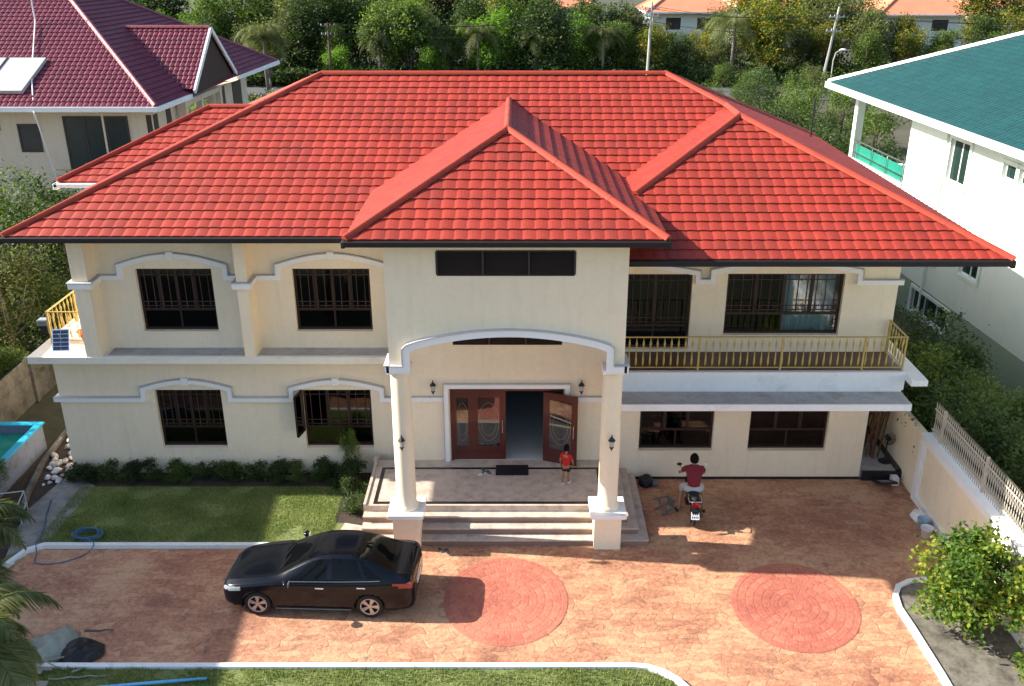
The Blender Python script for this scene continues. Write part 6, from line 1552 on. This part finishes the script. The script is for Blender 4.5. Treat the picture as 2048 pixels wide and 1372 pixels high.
# ================================================================ FAR HOUSES, POLES, WIRES
def far_house(x, y, w, d, h, ov, rise, label, wall=WHW, seedx=0):
    t = thing('house', label, 'house', (x, y, 0), R(seedx))
    wall_holes(MB(), -w / 2, w / 2, 0, h, -d / 2, -d / 2 + .2, [(-w * .32, -w * .12, h * .55, h * .85), (w * .1, w * .3, h * .55, h * .85)]).box(-w / 2, w / 2, d / 2 - .2, d / 2, 0, h).box(-w / 2, -w / 2 + .2, -d / 2 + .2, d / 2 - .2, 0, h).box(w / 2 - .2, w / 2, -d / 2 + .2, d / 2 - .2, 0, h).build('wall', wall, t)
    for a, b in ((-w * .32, -w * .12), (w * .1, w * .3)):
        f = MB().box(a, b, -d / 2 + .05, -d / 2 + .12, h * .55, h * .55 + .1).box(a, b, -d / 2 + .05, -d / 2 + .12, h * .85 - .1, h * .85).box((a + b) / 2 - .05, (a + b) / 2 + .05, -d / 2 + .05, -d / 2 + .12, h * .55, h * .85).build('window', BRONZE, t)
        MB().box(a, b, -d / 2 + .13, -d / 2 + .15, h * .55, h * .85).build('pane', DARK, f)
    a, b = w / 2 + ov, d / 2 + ov; rl = max(.2, a - b)
    rf = MB(); P = [V(-a, -b, h), V(a, -b, h), V(a, b, h), V(-a, b, h), V(-rl, 0, h + rise), V(rl, 0, h + rise)]
    rf.add(P, [(0, 1, 5, 4), (1, 2, 5), (2, 3, 4, 5), (3, 0, 4), (3, 2, 1, 0)]); rf = rf.build('roof', ORT, t)
    gm_ = MB().box(-a - .05, a + .05, -b - .1, -b, h - .2, h + .02).box(-a - .1, -a, -b, b, h - .2, h + .02).box(a, a + .1, -b, b, h - .2, h + .02); gm_.build('gutter', WHITEP, t)
    for p, q in ((0, 4), (1, 5), (2, 5), (3, 4), (4, 5)): MB().beam(P[p] + V(0, 0, .06), P[q] + V(0, 0, .06), .35, .2).build('ridge_cap', ORT, rf)
    return t
far_house(-2, 158, 26, 12, 5.9, 1.2, 4.2, 'long orange roofed house behind the trees above the red ridge')
far_house(25.5, 152, 11, 10, 5.6, 1.2, 3.8, 'white walled house with pale orange roof right of the tall pole')
far_house(42, 158, 15, 11, 6.2, 1.2, 4.0, 'orange roofed house behind the trees between the two poles')
far_house(60, 152, 12, 11, 5.3, 1.3, 4.2, 'white walled orange roofed house above the teal roof')
far_house(78, 160, 16, 11, 6.0, 1.2, 4.0, 'orange roofed house at the upper right corner', LBW)
far_house(-46, 92, 12, 9, 3.2, 1.0, 2.6, 'low dark roofed house half hidden behind the maroon roof', LBW)
def pole(x, y, h, lean, label, m, arms):
    t = thing('utility_pole', label, 'pole', (x, y, 0), 0)
    top = V(lean, 0, h); MB().tube([V(0, 0, -.2), top], [.17, .11], 8).build('shaft', m, t)
    for z in arms: c = V(lean * z / h, 0, z); MB().box(c.x - .8, c.x + .8, -.06, .06, z - .06, z + .06).build('crossarm', m, t)
    for z in arms:
        for s in (-.7, -.25, .25, .7): MB().cyl((lean * z / h + s, 0, z + .06), (lean * z / h + s, 0, z + .22), .05, n=6).build('insulator', WHT, t)
    return t
PC = surf('concrete_pole', (.42, .41, .38), .9, .1)
pole(13.9, 104.5, 9.0, .15, 'pale concrete power pole rising behind the middle of the red roof', PC, (8.3, 7.6, 6.9))
pole(32.2, 103, 8.6, 1.0, 'leaning pale concrete power pole beside the road at right', PC, (7.6, 6.2))
pole(-20.3, 106, 6.8, 0, 'dark power pole at the left among the trees', BARK, (6.5, 5.6))
lamp_ = thing('street_lamp', 'small white street lamp head beside the leaning pole', 'street lamp', (33.4, 103.5, 0))
MB().tube([V(0, 0, 0), V(0, 0, 3.2), V(.2, 0, 4.0), V(.7, 0, 4.3)], .06, 6).build('post', PC, lamp_); MB().ball((.9, 0, 4.3), .25, 10, 6, (1.5, .8, .5)).build('lamp_head', WHT, lamp_)
def wire(a, b, sag, label):
    a = V(*a); b = V(*b); n = 24
    tag(MB().tube([a.lerp(b, k / n) - V(0, 0, sag * 4 * (k / n) * (1 - k / n)) for k in range(n + 1)], .03, 4).build('power_line', IRON), label, 'cable', 'power lines between the poles')
WN = ('uppermost front ', 'uppermost rear ', 'lowest ')
for k, (dx_, z0, z1, z2) in enumerate(((-.7, 8.5, 7.9, 6.7), (.7, 8.5, 7.9, 6.7), (0, 7.1, 6.4, 5.8))):
    wire((-20.3 + dx_, 106, z2), (14.0 + dx_, 104.5, z0), 1.0, WN[k] + 'thin dark power line between the dark pole and the middle pole')
    wire((14.0 + dx_, 104.5, z0), (33.1 + dx_, 103, z1), .7, WN[k] + 'thin dark power line between the middle pole and the leaning pole')
    wire((33.1 + dx_, 103, z1), (75 + dx_, 98, z1 + .6), 1.2, WN[k] + 'thin dark power line running right from the leaning pole')
tag(MB().cyl((10.2, 33.0, 7.8), (10.2, 33.0, 9.3), .03, n=6).build('vent_pipe', GUT, H))

for o in bpy.data.objects:
    if '_b' in o: del o['_b']
